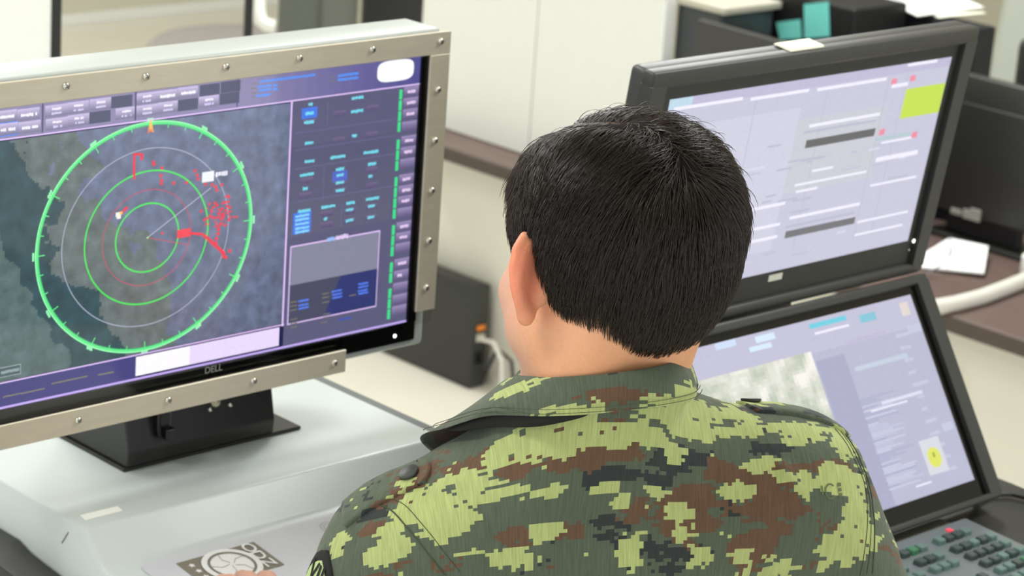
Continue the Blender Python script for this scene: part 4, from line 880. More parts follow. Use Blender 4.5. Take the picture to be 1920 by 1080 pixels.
# ================================================================== the person: objects
def cuv(v):          # cloth print coordinates: across the back / up the back and over the shoulders
    c, s = math.cos(math.radians(38)), math.sin(math.radians(38))
    out = np.zeros((len(v), 3), np.float32); out[:, 0] = v[:, 0]+np.sign(v[:, 0])*0.6*np.clip(v[:, 1]-0.03, 0, None); out[:, 1] = (v[:, 2]-1.2)*c+v[:, 1]*s; out[:, 2] = np.where(v[:, 1] > 0.16, 0.5, 0.0); return out
def pmesh(name, v, f, m, parent=None, smooth=True, uv=True, col=None, mod=None):
    me = bpy.data.meshes.new(name); v = np.asarray(v, np.float32); f = np.asarray(f)
    me.vertices.add(len(v)); me.vertices.foreach_set('co', v.ravel())
    k = f.shape[1]; me.loops.add(f.size); me.loops.foreach_set('vertex_index', f.ravel().astype(np.int32))
    me.polygons.add(len(f)); me.polygons.foreach_set('loop_start', (np.arange(len(f))*k).astype(np.int32)); me.polygons.foreach_set('loop_total', np.full(len(f), k, np.int32)); me.update(calc_edges=True); me.validate()
    if smooth: me.shade_smooth()
    if uv: a = me.attributes.new('cuv', 'FLOAT_VECTOR', 'POINT'); a.data.foreach_set('vector', cuv(v).ravel())
    if col is not None: a = me.color_attributes.new('Col', 'FLOAT_COLOR', 'POINT'); a.data.foreach_set('color', np.c_[col, np.ones(len(col))].astype(np.float32).ravel())
    me.materials.append(m); o = bpy.data.objects.new(name, me); COL.objects.link(o)
    if parent is not None: o.parent = parent
    else: o.location = BO; o.rotation_euler = (0, 0, BYAW)
    return o
# cloth material -----------------------------------------------------
def trace(px, py, fn, t=1.6):
    r = ray(px, py); r = r/np.linalg.norm(r); best = (9.0, None)
    for _ in range(160):
        p = to_body(CAM+r*t); d = float(fn(p[None])[0])
        if d < 0.0004: return p
        if d < best[0]: best = (d, p)
        t += d*0.8
        if t > 3.2: break
    return project(fn, best[1][None], 0.0, 8)[0] if best[0] < 0.03 else None
LIGHT = [(1015, 722, 40, 12), (1160, 697, 24, 9), (955, 748, 34, 12), (1292, 716, 18, 14), (1080, 726, 26, 6), (1020, 831, 84, 28), (1078, 795, 50, 20), (788, 950, 66, 30), (845, 978, 50, 20), (874, 917, 28, 20), (939, 929, 42, 13), (820, 995, 45, 15), (735, 1031, 30, 38), (633, 1023, 24, 24), (967, 1051, 44, 20), (1020, 1003, 26, 16), (1028, 921, 30, 9), (694, 1050, 20, 22),
         (1283, 790, 55, 42), (1181, 811, 75, 22), (1345, 775, 84, 20), (1220, 780, 60, 16), (1507, 811, 66, 26), (1580, 832, 32, 36), (1377, 812, 48, 12), (1262, 855, 24, 20), (1430, 873, 42, 13), (1466, 896, 22, 12), (1380, 925, 38, 15), (1568, 900, 66, 28), (1505, 905, 18, 30), (1605, 1006, 46, 58), (1556, 1032, 24, 26), (1271, 962, 30, 11), (1312, 1047, 24, 16), (1178, 1042, 22, 26), (1161, 945, 18, 12), (1128, 921, 32, 9), (1234, 925, 26, 8), (1420, 745, 60, 12), (1270, 1000, 14, 22)]
BROWN = [(886, 872, 85, 20), (960, 876, 34, 22), (1033, 819, 22, 13), (1070, 870, 55, 16), (967, 1011, 36, 17), (694, 995, 30, 14), (1137, 803, 34, 10), (1161, 846, 62, 16), (1552, 874, 44, 12), (1426, 905, 66, 30), (1446, 954, 60, 36), (1283, 966, 66, 46), (1344, 884, 36, 18), (1405, 1031, 46, 30), (1140, 760, 60, 12), (1190, 960, 30, 24), (1060, 1000, 30, 12), (1640, 925, 20, 12)]
NAVY = [(1275, 866, 66, 20), (1150, 899, 66, 14), (1446, 846, 42, 13), (1230, 905, 40, 12), (1420, 770, 40, 10), (700, 965, 34, 14), (1530, 780, 50, 10)]
MERGE_EXTRA = []
def camo():
    m = bpy.data.materials.new('digital_camouflage_cloth'); m.use_nodes = True; nt = m.node_tree; N = nt.nodes; Lk = nt.links.new; b = N['Principled BSDF']
    at = N.new('ShaderNodeAttribute'); at.attribute_name = 'cuv'
    sn = N.new('ShaderNodeVectorMath'); sn.operation = 'SNAP'; sn.inputs[1].default_value = (0.0037, 0.0028, 0.5); Lk(at.outputs['Vector'], sn.inputs[0])
    def noise_(scale, off, sx=0.62, det=3, rough=0.6, src=None):
        mp = N.new('ShaderNodeMapping'); mp.inputs['Location'].default_value = off; mp.inputs['Scale'].default_value = (sx, 1.0, 1.0); Lk(src or sn.outputs[0], mp.inputs[0])
        n = N.new('ShaderNodeTexNoise'); n.inputs['Scale'].default_value = scale; n.inputs['Detail'].default_value = det; n.inputs['Roughness'].default_value = rough; Lk(mp.outputs[0], n.inputs['Vector']); return n.outputs['Fac']
    def math_(op, a, c, clamp=False):
        n = N.new('ShaderNodeMath'); n.operation = op; n.use_clamp = clamp
        for i, v in enumerate((a, c)):
            if hasattr(v, 'default_value') or not isinstance(v, (int, float)): Lk(v, n.inputs[i])
            else: n.inputs[i].default_value = v
        return n.outputs[0]
    def field(bl):
        cur = None
        for (cx_, cy_, rx, ry) in bl:
            p = trace(cx_, cy_, shirt_sdf)
            if p is None: continue
            q = cuv(p[None])[0]; ru = rx*0.00048; rv = ry*0.00050
            mp = N.new('ShaderNodeMapping'); mp.inputs['Scale'].default_value = (1/ru, 1/rv, 0); mp.inputs['Location'].default_value = (-q[0]/ru, -q[1]/rv, 0); Lk(sn.outputs[0], mp.inputs[0])
            ln = N.new('ShaderNodeVectorMath'); ln.operation = 'LENGTH'; Lk(mp.outputs[0], ln.inputs[0]); o = ln.outputs['Value']
            if cur is not None: o = math_('MINIMUM', cur, o)
            cur = o
        return cur
    edge = noise_(52, (3.1, 1.7, 0), 0.42, 4, 0.8); edge2 = noise_(60, (9.1, 4.7, 0), 0.40, 4, 0.8); holes = noise_(150, (1.1, 8.7, 0), 0.6, 1, 0.5)
    def sel(fld, big, big_k, th, e, ek):
        g = math_('MULTIPLY', big, big_k)                     # generic pattern away from the mapped back
        g = math_('SUBTRACT', th, g); d = math_('MINIMUM', fld, g) if fld is not None else g
        j = math_('MULTIPLY', math_('SUBTRACT', e, 0.5), ek); d = math_('ADD', d, j); return math_('LESS_THAN', d, 1.0)
    isl = sel(field(LIGHT), noise_(15, (0.3, 5.2, 0.4), 0.5, 4, 0.62), 6.0, 4.75, edge, 3.6)
    isb = sel(field(BROWN), noise_(11, (7.3, 2.2, 0.4), 0.55, 4, 0.6), 6.0, 4.65, edge2, 3.4)
    isn = sel(field(NAVY), noise_(12, (2.3, 9.2, 0.4), 0.5, 4, 0.6), 6.0, 4.8, edge2, 3.4)
    hole = math_('GREATER_THAN', holes, 0.685); isl = math_('SUBTRACT', isl, hole, True)
    def mixc(f, a, c):
        n = N.new('ShaderNodeMix'); n.data_type = 'RGBA'; Lk(f, n.inputs['Factor'])
        for s_, v in (('A', a), ('B', c)):
            if isinstance(v, tuple): n.inputs[s_].default_value = v
            else: Lk(v, n.inputs[s_])
        return n.outputs['Result']
    c = mixc(isn, lin((84, 94, 78)), lin((48, 54, 54))); c = mixc(isb, c, lin((100, 76, 58))); c = mixc(isl, c, lin((172, 183, 118)))
    # woven threads: fine vertical streaks
    st = noise_(900, (0, 0, 0), 1.0, 2, 0.6, src=None)
    mp = N.new('ShaderNodeMapping'); mp.inputs['Scale'].default_value = (700, 40, 20); mp.inputs['Rotation'].default_value = (0, 0, 0.06); Lk(at.outputs['Vector'], mp.inputs[0]); nn = N.new('ShaderNodeTexNoise'); nn.inputs['Scale'].default_value = 1.0; nn.inputs['Detail'].default_value = 3; Lk(mp.outputs[0], nn.inputs['Vector'])
    mr = N.new('ShaderNodeMapRange'); mr.inputs[1].default_value = 0.3; mr.inputs[2].default_value = 0.75; mr.inputs[3].default_value = 0.84; mr.inputs[4].default_value = 1.2; Lk(nn.outputs['Fac'], mr.inputs[0])
    v = N.new('ShaderNodeVectorMath'); v.operation = 'SCALE'; Lk(c, v.inputs[0]); Lk(mr.outputs[0], v.inputs[3]); Lk(v.outputs[0], b.inputs['Base Color'])
    b.inputs['Roughness'].default_value = 0.82; b.inputs['Specular IOR Level'].default_value = 0.25; b.inputs['Sheen Weight'].default_value = 0.15
    bp = N.new('ShaderNodeBump'); bp.inputs['Strength'].default_value = 0.5; bp.inputs['Distance'].default_value = 0.0006; Lk(nn.outputs['Fac'], bp.inputs['Height'])
    n3 = N.new('ShaderNodeTexNoise'); n3.inputs['Scale'].default_value = 60; n3.inputs['Detail'].default_value = 4; Lk(at.outputs['Vector'], n3.inputs['Vector'])
    bp2 = N.new('ShaderNodeBump'); bp2.inputs['Strength'].default_value = 0.5; bp2.inputs['Distance'].default_value = 0.004; Lk(n3.outputs['Fac'], bp2.inputs['Height']); Lk(bp.outputs[0], bp2.inputs['Normal']); Lk(bp2.outputs[0], b.inputs['Normal'])
    return m
camo_m = camo()
# body ---------------------------------------------------------------
def hand_parts(wr, fwd, up, sgn):
    fwd = np.array(fwd, float); fwd /= np.linalg.norm(fwd); side = np.cross(fwd, up); side /= np.linalg.norm(side); up = np.cross(side, fwd); side = side*sgn   # side points to the thumb
    P = lambda a, s, u: wr+fwd*a+side*s+up*u
    ch = [([P(-0.04, 0, 0), P(0.0, 0, 0), P(0.03, 0, 0.002)], [0.026, 0.024, 0.024])]
    for s0, s1, r in ((0.026, 0.016, 0.0135), (0.009, 0.006, 0.014), (-0.008, -0.006, 0.014), (-0.024, -0.016, 0.0125)): ch.append(([P(0.02, s1, 0.002), P(0.085, s0, 0.002)], [0.016, r]))
    L_ = (0.070, 0.078, 0.073, 0.058)
    for (s0, L0, r, fan) in ((0.028, L_[0], 0.0088, 0.10), (0.010, L_[1], 0.0090, 0.02), (-0.009, L_[2], 0.0086, -0.05), (-0.026, L_[3], 0.0076, -0.14)):
        a0 = 0.086; p0 = (a0, s0, 0.002); p1 = (a0+L0*0.45, s0+fan*L0*0.45, 0.001); p2 = (a0+L0*0.74, s0+fan*L0*0.74, -0.007); p3 = (a0+L0*0.95, s0+fan*L0*0.95, -0.016)
        ch.append(([P(*p0), P(*p1), P(*p2), P(*p3)], [r*1.12, r*1.03, r*0.95, r*0.85]))
    ch.append(([P(0.018, 0.018, -0.004), P(0.045, 0.040, -0.010), P(0.072, 0.052, -0.014), P(0.094, 0.056, -0.018)], [0.017, 0.0125, 0.0105, 0.0085]))
    return ch
def hand_sdf(parts):
    def f(p):
        palm = None
        for pts, rs in parts[:5]: d = chain(p, pts, rs); palm = d if palm is None else smin(palm, d, 0.012)
        for pts, rs in parts[5:]: palm = smin(palm, chain(p, pts, rs, 0.003), 0.0045)
        return palm
    return f
tipL = to_body(np.array(shelf(398, 1050, 0.016))); vL = tipL-WRL; hl = hand_parts(WRL, vL, np.array([0, 0, 1.0]), 1)
tipR = to_body(np.array([2.035, 1.595, 1.078])); vR = tipR-WRR; hr = hand_parts(WRR, vR, np.array([0, 0, 1.0]), -1)
VV, FF = [], []; nv = 0
def addm(v, f):
    global nv
    VV.append(v); FF.append(f+nv); nv += len(v)
addm(*surface_nets(body_sdf, HC-np.array([.15, .16, .17]), HC+np.array([.15, .20, .16]), 0.0024)); nhead = nv
def rest_sdf(p):
    d = torso_core(p)
    d = smin(d, chain(p, [SHL, ELL_, WRL], [0.050, 0.040, 0.026], 0.02), 0.03); d = smin(d, chain(p, [SHR, ELR, WRR], [0.050, 0.040, 0.026], 0.02), 0.03)
    for s in (-1, 1): d = smin(d, chain(p, [(s*.09, .045, .90), (s*.10, .05, .50), (s*.10, .0, .10)], [.085, .055, .040], 0.03), 0.04)
    d = smin(d, neck_sdf(p), 0.03); return smax(d, p[..., 2]-1.44, 0.005)
addm(*surface_nets(rest_sdf, (-.45, -.2, .04), (.45, .62, 1.46), 0.012))
for parts in (hl, hr):
    c = parts[0][0][1]; addm(*surface_nets(hand_sdf(parts), c-0.22, c+0.22, 0.0022))
V_ = np.concatenate(VV); F_ = np.concatenate(FF)
q = to_head(V_); col = np.tile(np.array(lin((228, 170, 134))[:3]), (len(V_), 1))
def blend(colr, wgt): 
    global col
    col = col*(1-wgt[:, None])+np.array(lin(colr)[:3])*wgt[:, None]
earw = np.clip((np.abs(q[:, 0])-0.074)/0.010, 0, 1)*np.clip(1-np.abs(q[:, 2]+0.026)/0.05, 0, 1)*np.clip((q[:, 1]+0.05)/0.03, 0, 1); blend((234, 142, 112), np.clip(earw*1.4, 0, 0.9))
blend((222, 160, 112), np.clip((-q[:, 1]+0.02)/0.08, 0, 1)*np.clip((-0.06-q[:, 2])/0.05, 0, 1)*0.8)
blend((206, 156, 134), np.clip((q[:, 1]-0.0)/0.05, 0, 1)*np.clip((-0.03-q[:, 2])/0.04, 0, 1)*0.5*(np.abs(q[:, 0]) < 0.09))
blend((214, 172, 160), np.clip((q[:, 1]-0.0)/0.05, 0, 1)*0.5)
mk = hair_mask(q)*(np.arange(len(V_)) < nhead)*(cranium(q) < 0.004); blend((104, 72, 56), np.clip(mk*1.5, 0, 1)*0.9)
lips = np.exp(-((q[:, 2]+0.0715)/0.009)**2)*(q[:, 1] > 0.085)*(np.abs(q[:, 0]) < 0.024); blend((180, 98, 92), lips*0.8)
eye = (np.linalg.norm(np.stack([np.abs(q[:, 0])-0.031, q[:, 1]-0.0915, q[:, 2]+0.006], -1), axis=-1) < 0.006); blend((50, 34, 26), eye*1.0)
skv = vcol_mat('face_skin', 0, 0.46); b_ = skv.node_tree.nodes['Principled BSDF']; b_.inputs['Subsurface Weight'].default_value = 0.22; b_.inputs['Subsurface Radius'].default_value = (0.010, 0.004, 0.002); b_.inputs['Subsurface Scale'].default_value = 0.5; b_.inputs['Specular IOR Level'].default_value = 0.35
nt = skv.node_tree; tn = nt.nodes.new('ShaderNodeTexNoise'); tn.inputs['Scale'].default_value = 520; tn.inputs['Detail'].default_value = 3; tcn = nt.nodes.new('ShaderNodeTexCoord'); nt.links.new(tcn.outputs['Object'], tn.inputs['Vector'])
bpn = nt.nodes.new('ShaderNodeBump'); bpn.inputs['Strength'].default_value = 0.35; bpn.inputs['Distance'].default_value = 0.0008; nt.links.new(tn.outputs['Fac'], bpn.inputs['Height']); nt.links.new(bpn.outputs[0], b_.inputs['Normal'])
person = pmesh('person', V_, F_, skv, None, uv=False, col=col)
tag(person, 'short dark haired person in a green digital camouflage shirt, seen from behind at the consoles', 'person')
# eyebrows
b = MB()
for s in (-1, 1):
    pts = [from_head(project(head_sdf, np.array([[s*x, y, z]]), 0.0008)[0]) for x, y, z in ((0.012, 0.105, 0.016), (0.024, 0.10, 0.020), (0.036, 0.095, 0.019), (0.046, 0.085, 0.013))]
    b.tube(pts, [0.002, 0.003, 0.0028, 0.0012], 8)
hair_m = mat('dark_brown_hair', (46, 36, 29), 0.30, spec=0.65, noise=0.25, nscale=90)
o = b.build('eyebrows', hair_m, None, smooth=True); o.parent = person
# shirt --------------------------------------------------------------
v, f = surface_nets(shirt_sdf, (-.42, -.16, .76), (.46, .60, 1.53), 0.0055)
for _ in range(2): v = v-grad(shirt_sdf, v)*shirt_sdf(v)[:, None]*0.9
shirt = pmesh('shirt', v, f, camo_m, person)
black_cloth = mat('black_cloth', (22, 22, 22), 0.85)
# collar: fold line on top, leaf hanging outside, stand inside
CT = [((-0.012, .150, 1.392), (-0.085, .180, 1.345)), ((-0.045, .122, 1.428), (-0.130, .135, 1.392)), ((-0.066, .082, 1.462), (-0.122, .085, 1.420)), ((-0.069, .035, 1.488), (-0.094, .030, 1.452)), ((-0.050, -.018, 1.506), (-0.062, -.034, 1.474)),
      ((0.002, -.043, 1.519), (0.002, -.057, 1.486)), ((0.050, -.022, 1.520), (0.064, -.036, 1.486)), ((0.071, .030, 1.514), (0.092, .024, 1.478)), ((0.066, .085, 1.482), (0.112, .085, 1.440)), ((0.044, .122, 1.440), (0.110, .140, 1.400)), ((0.012, .150, 1.392), (0.080, .180, 1.345))]
def crom(P_, t):
    n = len(P_)-1; x = min(max(t*n, 0), n-1e-6); i = int(x); u = x-i; g = lambda k: np.array(P_[min(max(k, 0), n)], float); a, b2, c, d = g(i-1), g(i), g(i+1), g(i+2)
    return 0.5*((2*b2)+(-a+c)*u+(2*a-5*b2+4*c-d)*u*u+(-a+3*b2-3*c+d)*u**3)
NT = 150; top = [c[0] for c in CT]; bot = [c[1] for c in CT]; vs = []; nr = 0
for i in range(NT+1):
    t = i/NT; T_ = crom(top, t); B_ = crom(bot, t); ctr = np.array([0, .045, T_[2]]); inn = (ctr-T_); inn /= np.linalg.norm(inn)+1e-9
    st_ = T_+np.array([0, 0, -0.034])+inn*0.001; outw = -inn; wv = 0.0016*math.sin(t*46)+0.0012*math.sin(t*23+1)
    prof = [st_, T_+np.array([0, 0, -0.014])+inn*0.001, T_+np.array([0, 0, -0.003])+outw*0.0002, T_+outw*0.0022+np.array([0, 0, 0.0004]), T_*0.88+B_*0.12+outw*0.0045, T_*0.55+B_*0.45+outw*(0.0045+wv*0.6), T_*0.25+B_*0.75+outw*(0.0025+wv), B_+outw*wv*1.2, B_-outw*0.0012+np.array([0, 0, 0.001]),
            T_*0.3+B_*0.7+outw*(0.0005+wv), T_*0.8+B_*0.2+outw*0.0015, T_+outw*0.0005+np.array([0, 0, -0.008])]
    nr = len(prof); vs += prof
fs = [(i*nr+k, i*nr+(k+1), (i+1)*nr+(k+1), (i+1)*nr+k) for i in range(NT) for k in range(nr-1)]
col_o = pmesh('collar', np.array(vs), np.array(fs)[:, ::-1], camo_m, person); md = col_o.modifiers.new('sub', 'SUBSURF'); md.levels = 1; md.render_levels = 1
# stitched lines on the leaf edge
def tube_obj(name, pts, r, m, parent=person, n=6):
    b = MB(); b.tube(pts, r, n); o = b.build(name, m, None, smooth=True); o.parent = parent; return o
thread = mat('dark_green_thread', (66, 74, 54), 0.8)
for kk in (0.90, 0.80):
    tube_obj('collar_stitching', [crom(top, t)*(1-kk)+crom(bot, t)*kk+np.array([0, 0, 0.001])+(lambda o_: o_*0.0042)((crom(top, t)-np.array([0, .045, crom(top, t)[2]]))/0.07) for t in np.linspace(0.12, 0.64, 120)], 0.00035, thread, col_o, 4)
# black strip filling the gap below the left collar leaf
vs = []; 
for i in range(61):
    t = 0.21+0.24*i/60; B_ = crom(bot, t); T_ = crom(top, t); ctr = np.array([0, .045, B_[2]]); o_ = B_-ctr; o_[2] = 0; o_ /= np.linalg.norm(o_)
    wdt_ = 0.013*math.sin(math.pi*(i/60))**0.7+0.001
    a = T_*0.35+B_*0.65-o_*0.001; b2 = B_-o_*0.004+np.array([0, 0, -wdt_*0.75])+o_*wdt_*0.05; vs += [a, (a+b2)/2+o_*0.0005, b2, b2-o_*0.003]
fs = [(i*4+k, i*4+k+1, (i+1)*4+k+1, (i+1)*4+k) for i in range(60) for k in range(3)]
und = pmesh('gap_strip', np.array(vs), np.array(fs), black_cloth, person, uv=False)
# strips lying on the cloth
def on_cloth(p, off): return project(shirt_sdf, np.array([p], float), off, 8)[0]
def strap(name, A_, B_, wd, off, parent=person, m=camo_m):
    A_, B_ = np.array(A_, float), np.array(B_, float); d = B_-A_; n_ = np.array([0, 1, 0.15]); sd = n_-d*(n_ @ d)/(d @ d); sd /= np.linalg.norm(sd); nu, nw = 24, 8; P0 = []
    for i in range(nu+1):
        u = i/nu
        for j in range(nw+1):
            w_ = (j/nw-0.5)*wd; uu = u+(-0.10*(abs(w_)/(wd/2))**2 if u > 0.9 else 0); P0.append(A_+d*uu+sd*w_)
    P0 = np.array(P0); top_ = project(shirt_sdf, P0, off, 8); bt = project(shirt_sdf, P0, -0.001, 8); k = nw+1; n1 = len(P0); F = []
    for i in range(nu):
        for j in range(nw): a = i*k+j; F.append((a, a+1, a+k+1, a+k))
    for j in range(nw): F += [(j, n1+j, n1+j+1, j+1), (nu*k+j, nu*k+j+1, n1+nu*k+j+1, n1+nu*k+j)]
    for i in range(nu): F += [(i*k, (i+1)*k, n1+(i+1)*k, n1+i*k), (i*k+nw, n1+i*k+nw, n1+(i+1)*k+nw, (i+1)*k+nw)]
    return pmesh(name, np.concatenate([top_, bt]), np.array(F), m, parent)
epl = strap('shoulder_strap', (-0.205, 0.078, 1.345), (-0.138, 0.062, 1.402), 0.042, 0.0028); epr = strap('shoulder_strap', (0.228, 0.062, 1.40), (0.145, 0.062, 1.436), 0.042, 0.0028)
btn_m = mat('dark_green_button', (52, 56, 50), 0.4)
for S_, pt in ((epl, trace(770, 892, shirt_sdf)), (epr, np.array([0.158, 0.062, 1.43]))):
    c = on_cloth(pt, 0.0030); g = grad(shirt_sdf, c[None])[0]; b = MB(); b.lathe([(0.0085, 0), (0.0095, 0.0012), (0.0092, 0.0028), (0.0075, 0.0026), (0.006, 0.0018), (0.001, 0.0018)], c, g, 24); o = b.build('button', btn_m, None, smooth=True); o.parent = S_
# armhole and shoulder seams: stitched cords following the cloth
def seam(name, pts, r=0.0008, off=0.0002, par=shirt):
    P0 = np.array([crom(pts, t) for t in np.linspace(0, 1, 90)]); return tube_obj(name, [tuple(x) for x in project(shirt_sdf, P0, off, 8)], r, thread, par)
def spts(pl): return [tuple(trace(x, y, shirt_sdf)) for x, y in pl if trace(x, y, shirt_sdf) is not None]
LS = spts([(712, 946), (735, 958), (760, 985), (785, 1015), (808, 1045), (835, 1078)])
if len(LS) > 2:
    seam('armhole_seam', LS, 0.0007); seam('armhole_seam', [tuple(np.array(p)+np.array([0.012, -0.002, 0.004])) for p in LS], 0.00035)
RS = spts([(1585, 815), (1612, 860), (1630, 910), (1638, 960), (1640, 1010), (1636, 1075)])
if len(RS) > 2:
    seam('armhole_seam', RS, 0.0007)
    for k in (1, 2): seam('armhole_seam', [tuple(np.array(p)+np.array([-0.007*k, 0, 0])) for p in RS], 0.00035)
# sleeve patch with numeral
def patch_P(c, up_, off):
    g = grad(shirt_sdf, c[None])[0]; up_ = up_-g*(up_ @ g); up_ /= np.linalg.norm(up_); rt = np.cross(up_, g); return g, up_, rt
tip = trace(616, 1032, shirt_sdf); armd = (SHL-ELL_)/np.linalg.norm(SHL-ELL_)
g, pu, pr = patch_P(tip, armd, 0)
def patch_shape(sc):
    pts = []
    for u, w_ in ((0, 0), (0.30, -0.12), (0.60, -0.34), (0.85, -0.62), (1.0, -0.95), (1.0, -1.5), (0.8, -2.0), (0.4, -2.3), (0, -2.4)): pts.append((u, w_))
    full = pts+[(-u, w_) for u, w_ in pts[::-1][1:-1]]; return [(u*0.031*sc, (w_+1.2)*0.034*sc-1.2*0.034) for u, w_ in full]
def patch_obj(name, shp, off, m, parent):
    n = len(shp); dens = []
    for i in range(n):
        a, b2 = np.array(shp[i]), np.array(shp[(i+1) % n])
        for k in range(6): dens.append(a+(b2-a)*k/6)
    ctr = np.array([0, -1.2*0.034]); rings = [ctr+(np.array(dens)-ctr)*s for s in (1.0, 0.75, 0.5, 0.25, 0.02)]; n = len(dens); P0 = []
    for rg in rings: P0 += [tip+pr*u+pu*w_ for u, w_ in rg]
    T_ = project(shirt_sdf, np.array(P0), off, 8); Bt = project(shirt_sdf, np.array(P0[:n]), -0.0005, 8); F = []
    for k in range(4):
        for i in range(n): F.append((k*n+i, (k+1)*n+i, (k+1)*n+(i+1) % n, k*n+(i+1) % n))
    N5 = 5*n
    for i in range(n): F.append((i, (i+1) % n, N5+(i+1) % n, N5+i))
    return pmesh(name, np.concatenate([T_, Bt]), np.array(F), m, parent, uv=False)
pt_o = patch_obj('sleeve_patch', patch_shape(1.0), 0.0026, black_cloth, person); patch_obj('patch_field', patch_shape(0.74), 0.0034, mat('pale_green_felt', (176, 196, 136), 0.85, noise=0.06), pt_o)
vs2, fs2 = text_mesh('VII', 0.026); P0 = np.array([tip+pr*v.x+pu*(v.y*1.15-0.0245) for v in vs2]); P1 = project(shirt_sdf, P0, 0.0039, 8); b = MB(); b.add([tuple(p) for p in P1], fs2)
for dx in (0.0005, -0.0005): b.add([tuple(p) for p in project(shirt_sdf, P0+pr*dx, 0.0040, 8)], fs2)
o = b.build('patch_numeral', black_cloth, None); o.parent = pt_o
# small printed mark on the right shoulder blade
mk_c = trace(1557, 921, shirt_sdf)
if mk_c is not None:
    g, mu, mr_ = patch_P(mk_c, np.array([0, 0, 1.0]), 0); b = MB()
    def mark(pts): b.add([tuple(x) for x in project(shirt_sdf, np.array([mk_c+mr_*u+mu*w_ for u, w_ in pts]), 0.0007, 6)], [tuple(range(len(pts)))])
    for i in range(14):
        a0, a1 = math.radians(40+i*20), math.radians(40+(i+1)*20-1); mark([(0.0045*math.cos(a0), 0.0055*math.sin(a0)), (0.006*math.cos(a0), 0.007*math.sin(a0)), (0.006*math.cos(a1), 0.007*math.sin(a1)), (0.0045*math.cos(a1), 0.0055*math.sin(a1))])
    for k in range(3): mark([(0.0085, -0.006+k*0.0045), (0.0125, -0.006+k*0.0045), (0.0125, -0.003+k*0.0045), (0.0085, -0.003+k*0.0045)])
    mark([(-0.009, -0.002), (-0.0075, -0.002), (-0.0075, 0.006), (-0.009, 0.006)])
    o = b.build('printed_mark', mat('olive_print', (96, 108, 70), 0.8), None); o.parent = shirt
# trousers and boots -------------------------------------------------
def trouser_sdf(p):
    d = ell(p, (0, 0.045, 0.90), (0.172, 0.122, 0.13))
    for s in (-1, 1): d = smin(d, chain(p, [(s*.09, .045, .88), (s*.10, .05, .50), (s*.10, .0, .16)], [.100, .078, .068], 0.03), 0.04)
    d = d-0.004*vnoise(p, 14, 9); return smax(smax(d, p[..., 2]-0.97, 0.01), 0.13-p[..., 2], 0.01)
v, f = surface_nets(trouser_sdf, (-.30, -.2, .08), (.30, .26, 1.0), 0.010); pmesh('trousers', v, f, camo_m, person)
for s in (-1, 1):
    bs = lambda p: smax(smin(smin(cap(p, (s*.10, .0, .06), (s*.10, .0, .24), .052, .056), cap(p, (s*.10, .0, .045), (s*.112, .15, .042), .045, .040), .03), ell(p, (s*.105, .06, .015), (.052, .155, .03)), .01), 0.001-p[..., 2], 0.002)
    v, f = surface_nets(bs, (s*.105-.1, -.12, -.02), (s*.105+.1, .28, .32), 0.008); pmesh('boot', v, f, black_plastic, person, uv=False)
# ---- hair ----------------------------------------------------------
def hcap(p): return cap_sdf(to_head(p))*HS
v, f = surface_nets(hcap, HC-np.array([.14, .15, .16]), HC+np.array([.14, .15, .15]), 0.0028)
keep = hair_mask(to_head(v)) > 0.02; ff = f[keep[f].all(1)]
used = np.unique(ff); remap = -np.ones(len(v), np.int64); remap[used] = np.arange(len(used))
vcap = v[used]; qc = to_head(vcap); off_ = 0.0058+0.0050*np.clip((qc[:, 0]+0.02)/0.04, 0, 1)*np.clip((qc[:, 2]-0.03)/0.04, 0, 1)+0.005*np.exp(-(part_dist(qc)/0.02)**2); vcap = from_head(qc-grad(cap_sdf, qc)*off_[:, None])
hair = pmesh('hair', vcap, remap[ff], mat('hair_base', (20, 16, 14), 0.9, spec=0.1, noise=0.2, nscale=120), person, uv=False)
NS = 34000
dirs = RNG.normal(size=(NS*2, 3)); dirs /= np.linalg.norm(dirs, axis=1, keepdims=True); roots = project(cranium, dirs*0.095+np.array([0, -0.01, 0.01]), 0.0, 6)
hm = hair_mask(roots); ok = (hm > RNG.random(len(hm))*0.8+0.08) & (roots[:, 2] > -0.115); pd = part_dist(roots); ok &= pd > np.where(roots[:, 1] > -0.035, -1.0, 1.0)*0.0006+np.where(roots[:, 1] > -0.035, 0.1, 1.0)*(0.0015+0.0085*np.exp(-(np.linalg.norm(roots-WH, axis=1)/0.022)**2))*RNG.random(len(roots))**1.3
roots = roots[ok][:NS]; hm = hm[ok][:NS]; n = len(roots); NSEG = 8
def away(q, back=False):
    best = None
    mid = (WH+PE)/2+np.array([-0.002, 0, 0.022]); bd = np.full(len(q), 9.0); bv = np.zeros_like(q)
    for a, c in ((WH, mid), (mid, PE)):
        ba = c-a; h = np.clip(((q-a) @ ba)/(ba @ ba), 0, 1); cp = a+h[:, None]*ba; d = np.linalg.norm(q-cp, axis=1); m = d < bd; bd[m] = d[m]; bv[m] = (q-cp)[m]
    return bv/np.maximum(np.linalg.norm(bv, axis=1, keepdims=True), 1e-6)
P_ = roots.copy(); path = [P_.copy()]; low = np.clip((0.0-roots[:, 2])/0.09, 0, 1); topw = np.clip((roots[:, 2]-0.03)/0.05, 0, 1)
side_ = np.clip((np.abs(roots[:, 0])-0.05)/0.03, 0, 1)
length = (0.034+0.010*topw-0.022*low-0.006*side_*(1-topw))*RNG.uniform(0.75, 1.15, n); clump = vnoise(roots, 95, 4)[:, None]; cl2 = vnoise(roots, 140, 6)[:, None]; jit = RNG.normal(size=(n, 3))*0.10
hmax = (0.0125+0.006*np.clip((roots[:, 0]+0.02)/0.04, 0, 1)*topw-0.0060*low-0.002*side_)*RNG.uniform(0.65, 1.12, n)*np.clip(hm*1.2, 0.25, 1)+0.0012*clump[:, 0]
swl = np.stack([np.zeros(n), np.ones(n)*0.0, np.zeros(n)], 1)
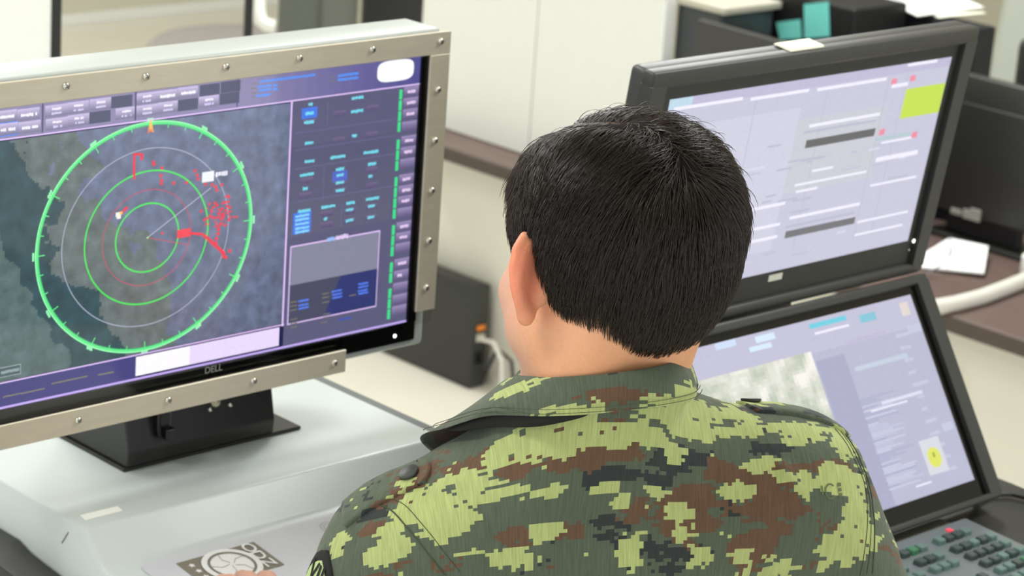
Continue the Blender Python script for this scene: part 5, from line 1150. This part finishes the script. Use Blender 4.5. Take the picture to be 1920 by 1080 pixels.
hmax = hmax*np.clip(part_dist(roots)/0.013, np.where(roots[:, 1] > -0.035, 0.6, 0.35), 1)
stray = RNG.random(n) > 0.985; hmax = np.where(stray, hmax+0.004*topw, hmax)
for j in range(1, NSEG):
    t = j/(NSEG-1); g = grad(cranium, P_); aw = away(P_); grav = np.clip(0.75-topw*0.55, 0.1, 1)[:, None]*np.array([0, 0.05, -1.0])
    rightside = (roots[:, 0] > 0.0)[:, None]*topw[:, None]
    d = aw*(1.0-0.0*grav[:, :1])+grav*(0.4+0.6*t)+jit+clump*0.30*np.cross(g, aw)+cl2*0.12*np.cross(g, aw)+rightside*np.array([0.5, 0.15, 0.1])*t
    d = d-g*np.sum(d*g, 1, keepdims=True); d /= np.maximum(np.linalg.norm(d, axis=1, keepdims=True), 1e-6); P_ = P_+d*(length/(NSEG-1))[:, None]
    h_ = hmax*(1-(1-t)**2.2)*np.where(stray, 1, 1-0.12*t); sd_ = cranium(P_); P_ = P_+grad(cranium, P_)*(h_-sd_)[:, None]; path.append(P_.copy())
path = np.stack(path, 1)      # n, seg, 3
# keep strand ends out of the ears and off the neck skin
qp = path.reshape(-1, 3); hd = head_sdf(qp).reshape(n, NSEG); bad = (hd[:, 2:] < -0.001).any(1); path = path[~bad]; n = len(path)
tan = np.gradient(path, axis=1); tan /= np.maximum(np.linalg.norm(tan, axis=2, keepdims=True), 1e-9); cen = np.array([0, -0.01, 0.0]); rad = path-cen; rad /= np.linalg.norm(rad, axis=2, keepdims=True)
sdv = np.cross(tan, rad); sdv /= np.maximum(np.linalg.norm(sdv, axis=2, keepdims=True), 1e-9); upv = np.cross(sdv, tan)
wr = (np.array([0.9, 1, 1, 1, 0.95, 0.85, 0.6, 0.15])*0.00030)[None, :, None]*RNG.uniform(0.7, 1.4, (n, 1, 1))
ringv = [path+sdv*wr*math.cos(a)+upv*wr*math.sin(a) for a in (math.pi/2, math.pi*7/6, math.pi*11/6)]
HV = from_head(np.stack(ringv, 2).reshape(-1, 3)); base = (np.arange(n)*NSEG*3)[:, None, None]; sg = (np.arange(NSEG-1)*3)[None, :, None]; kk = np.arange(3)[None, None, :]; k2 = (kk+1) % 3
HF = np.stack([base+sg+kk, base+sg+k2, base+sg+3+k2, base+sg+3+kk], -1).reshape(-1, 4)
hst = mat('hair_strand', (44, 34, 27), 0.33, spec=0.6, noise=0.35, nscale=60)
so = pmesh('hair_strands', HV, HF, hst, hair, uv=False); so['kind'] = 'stuff'
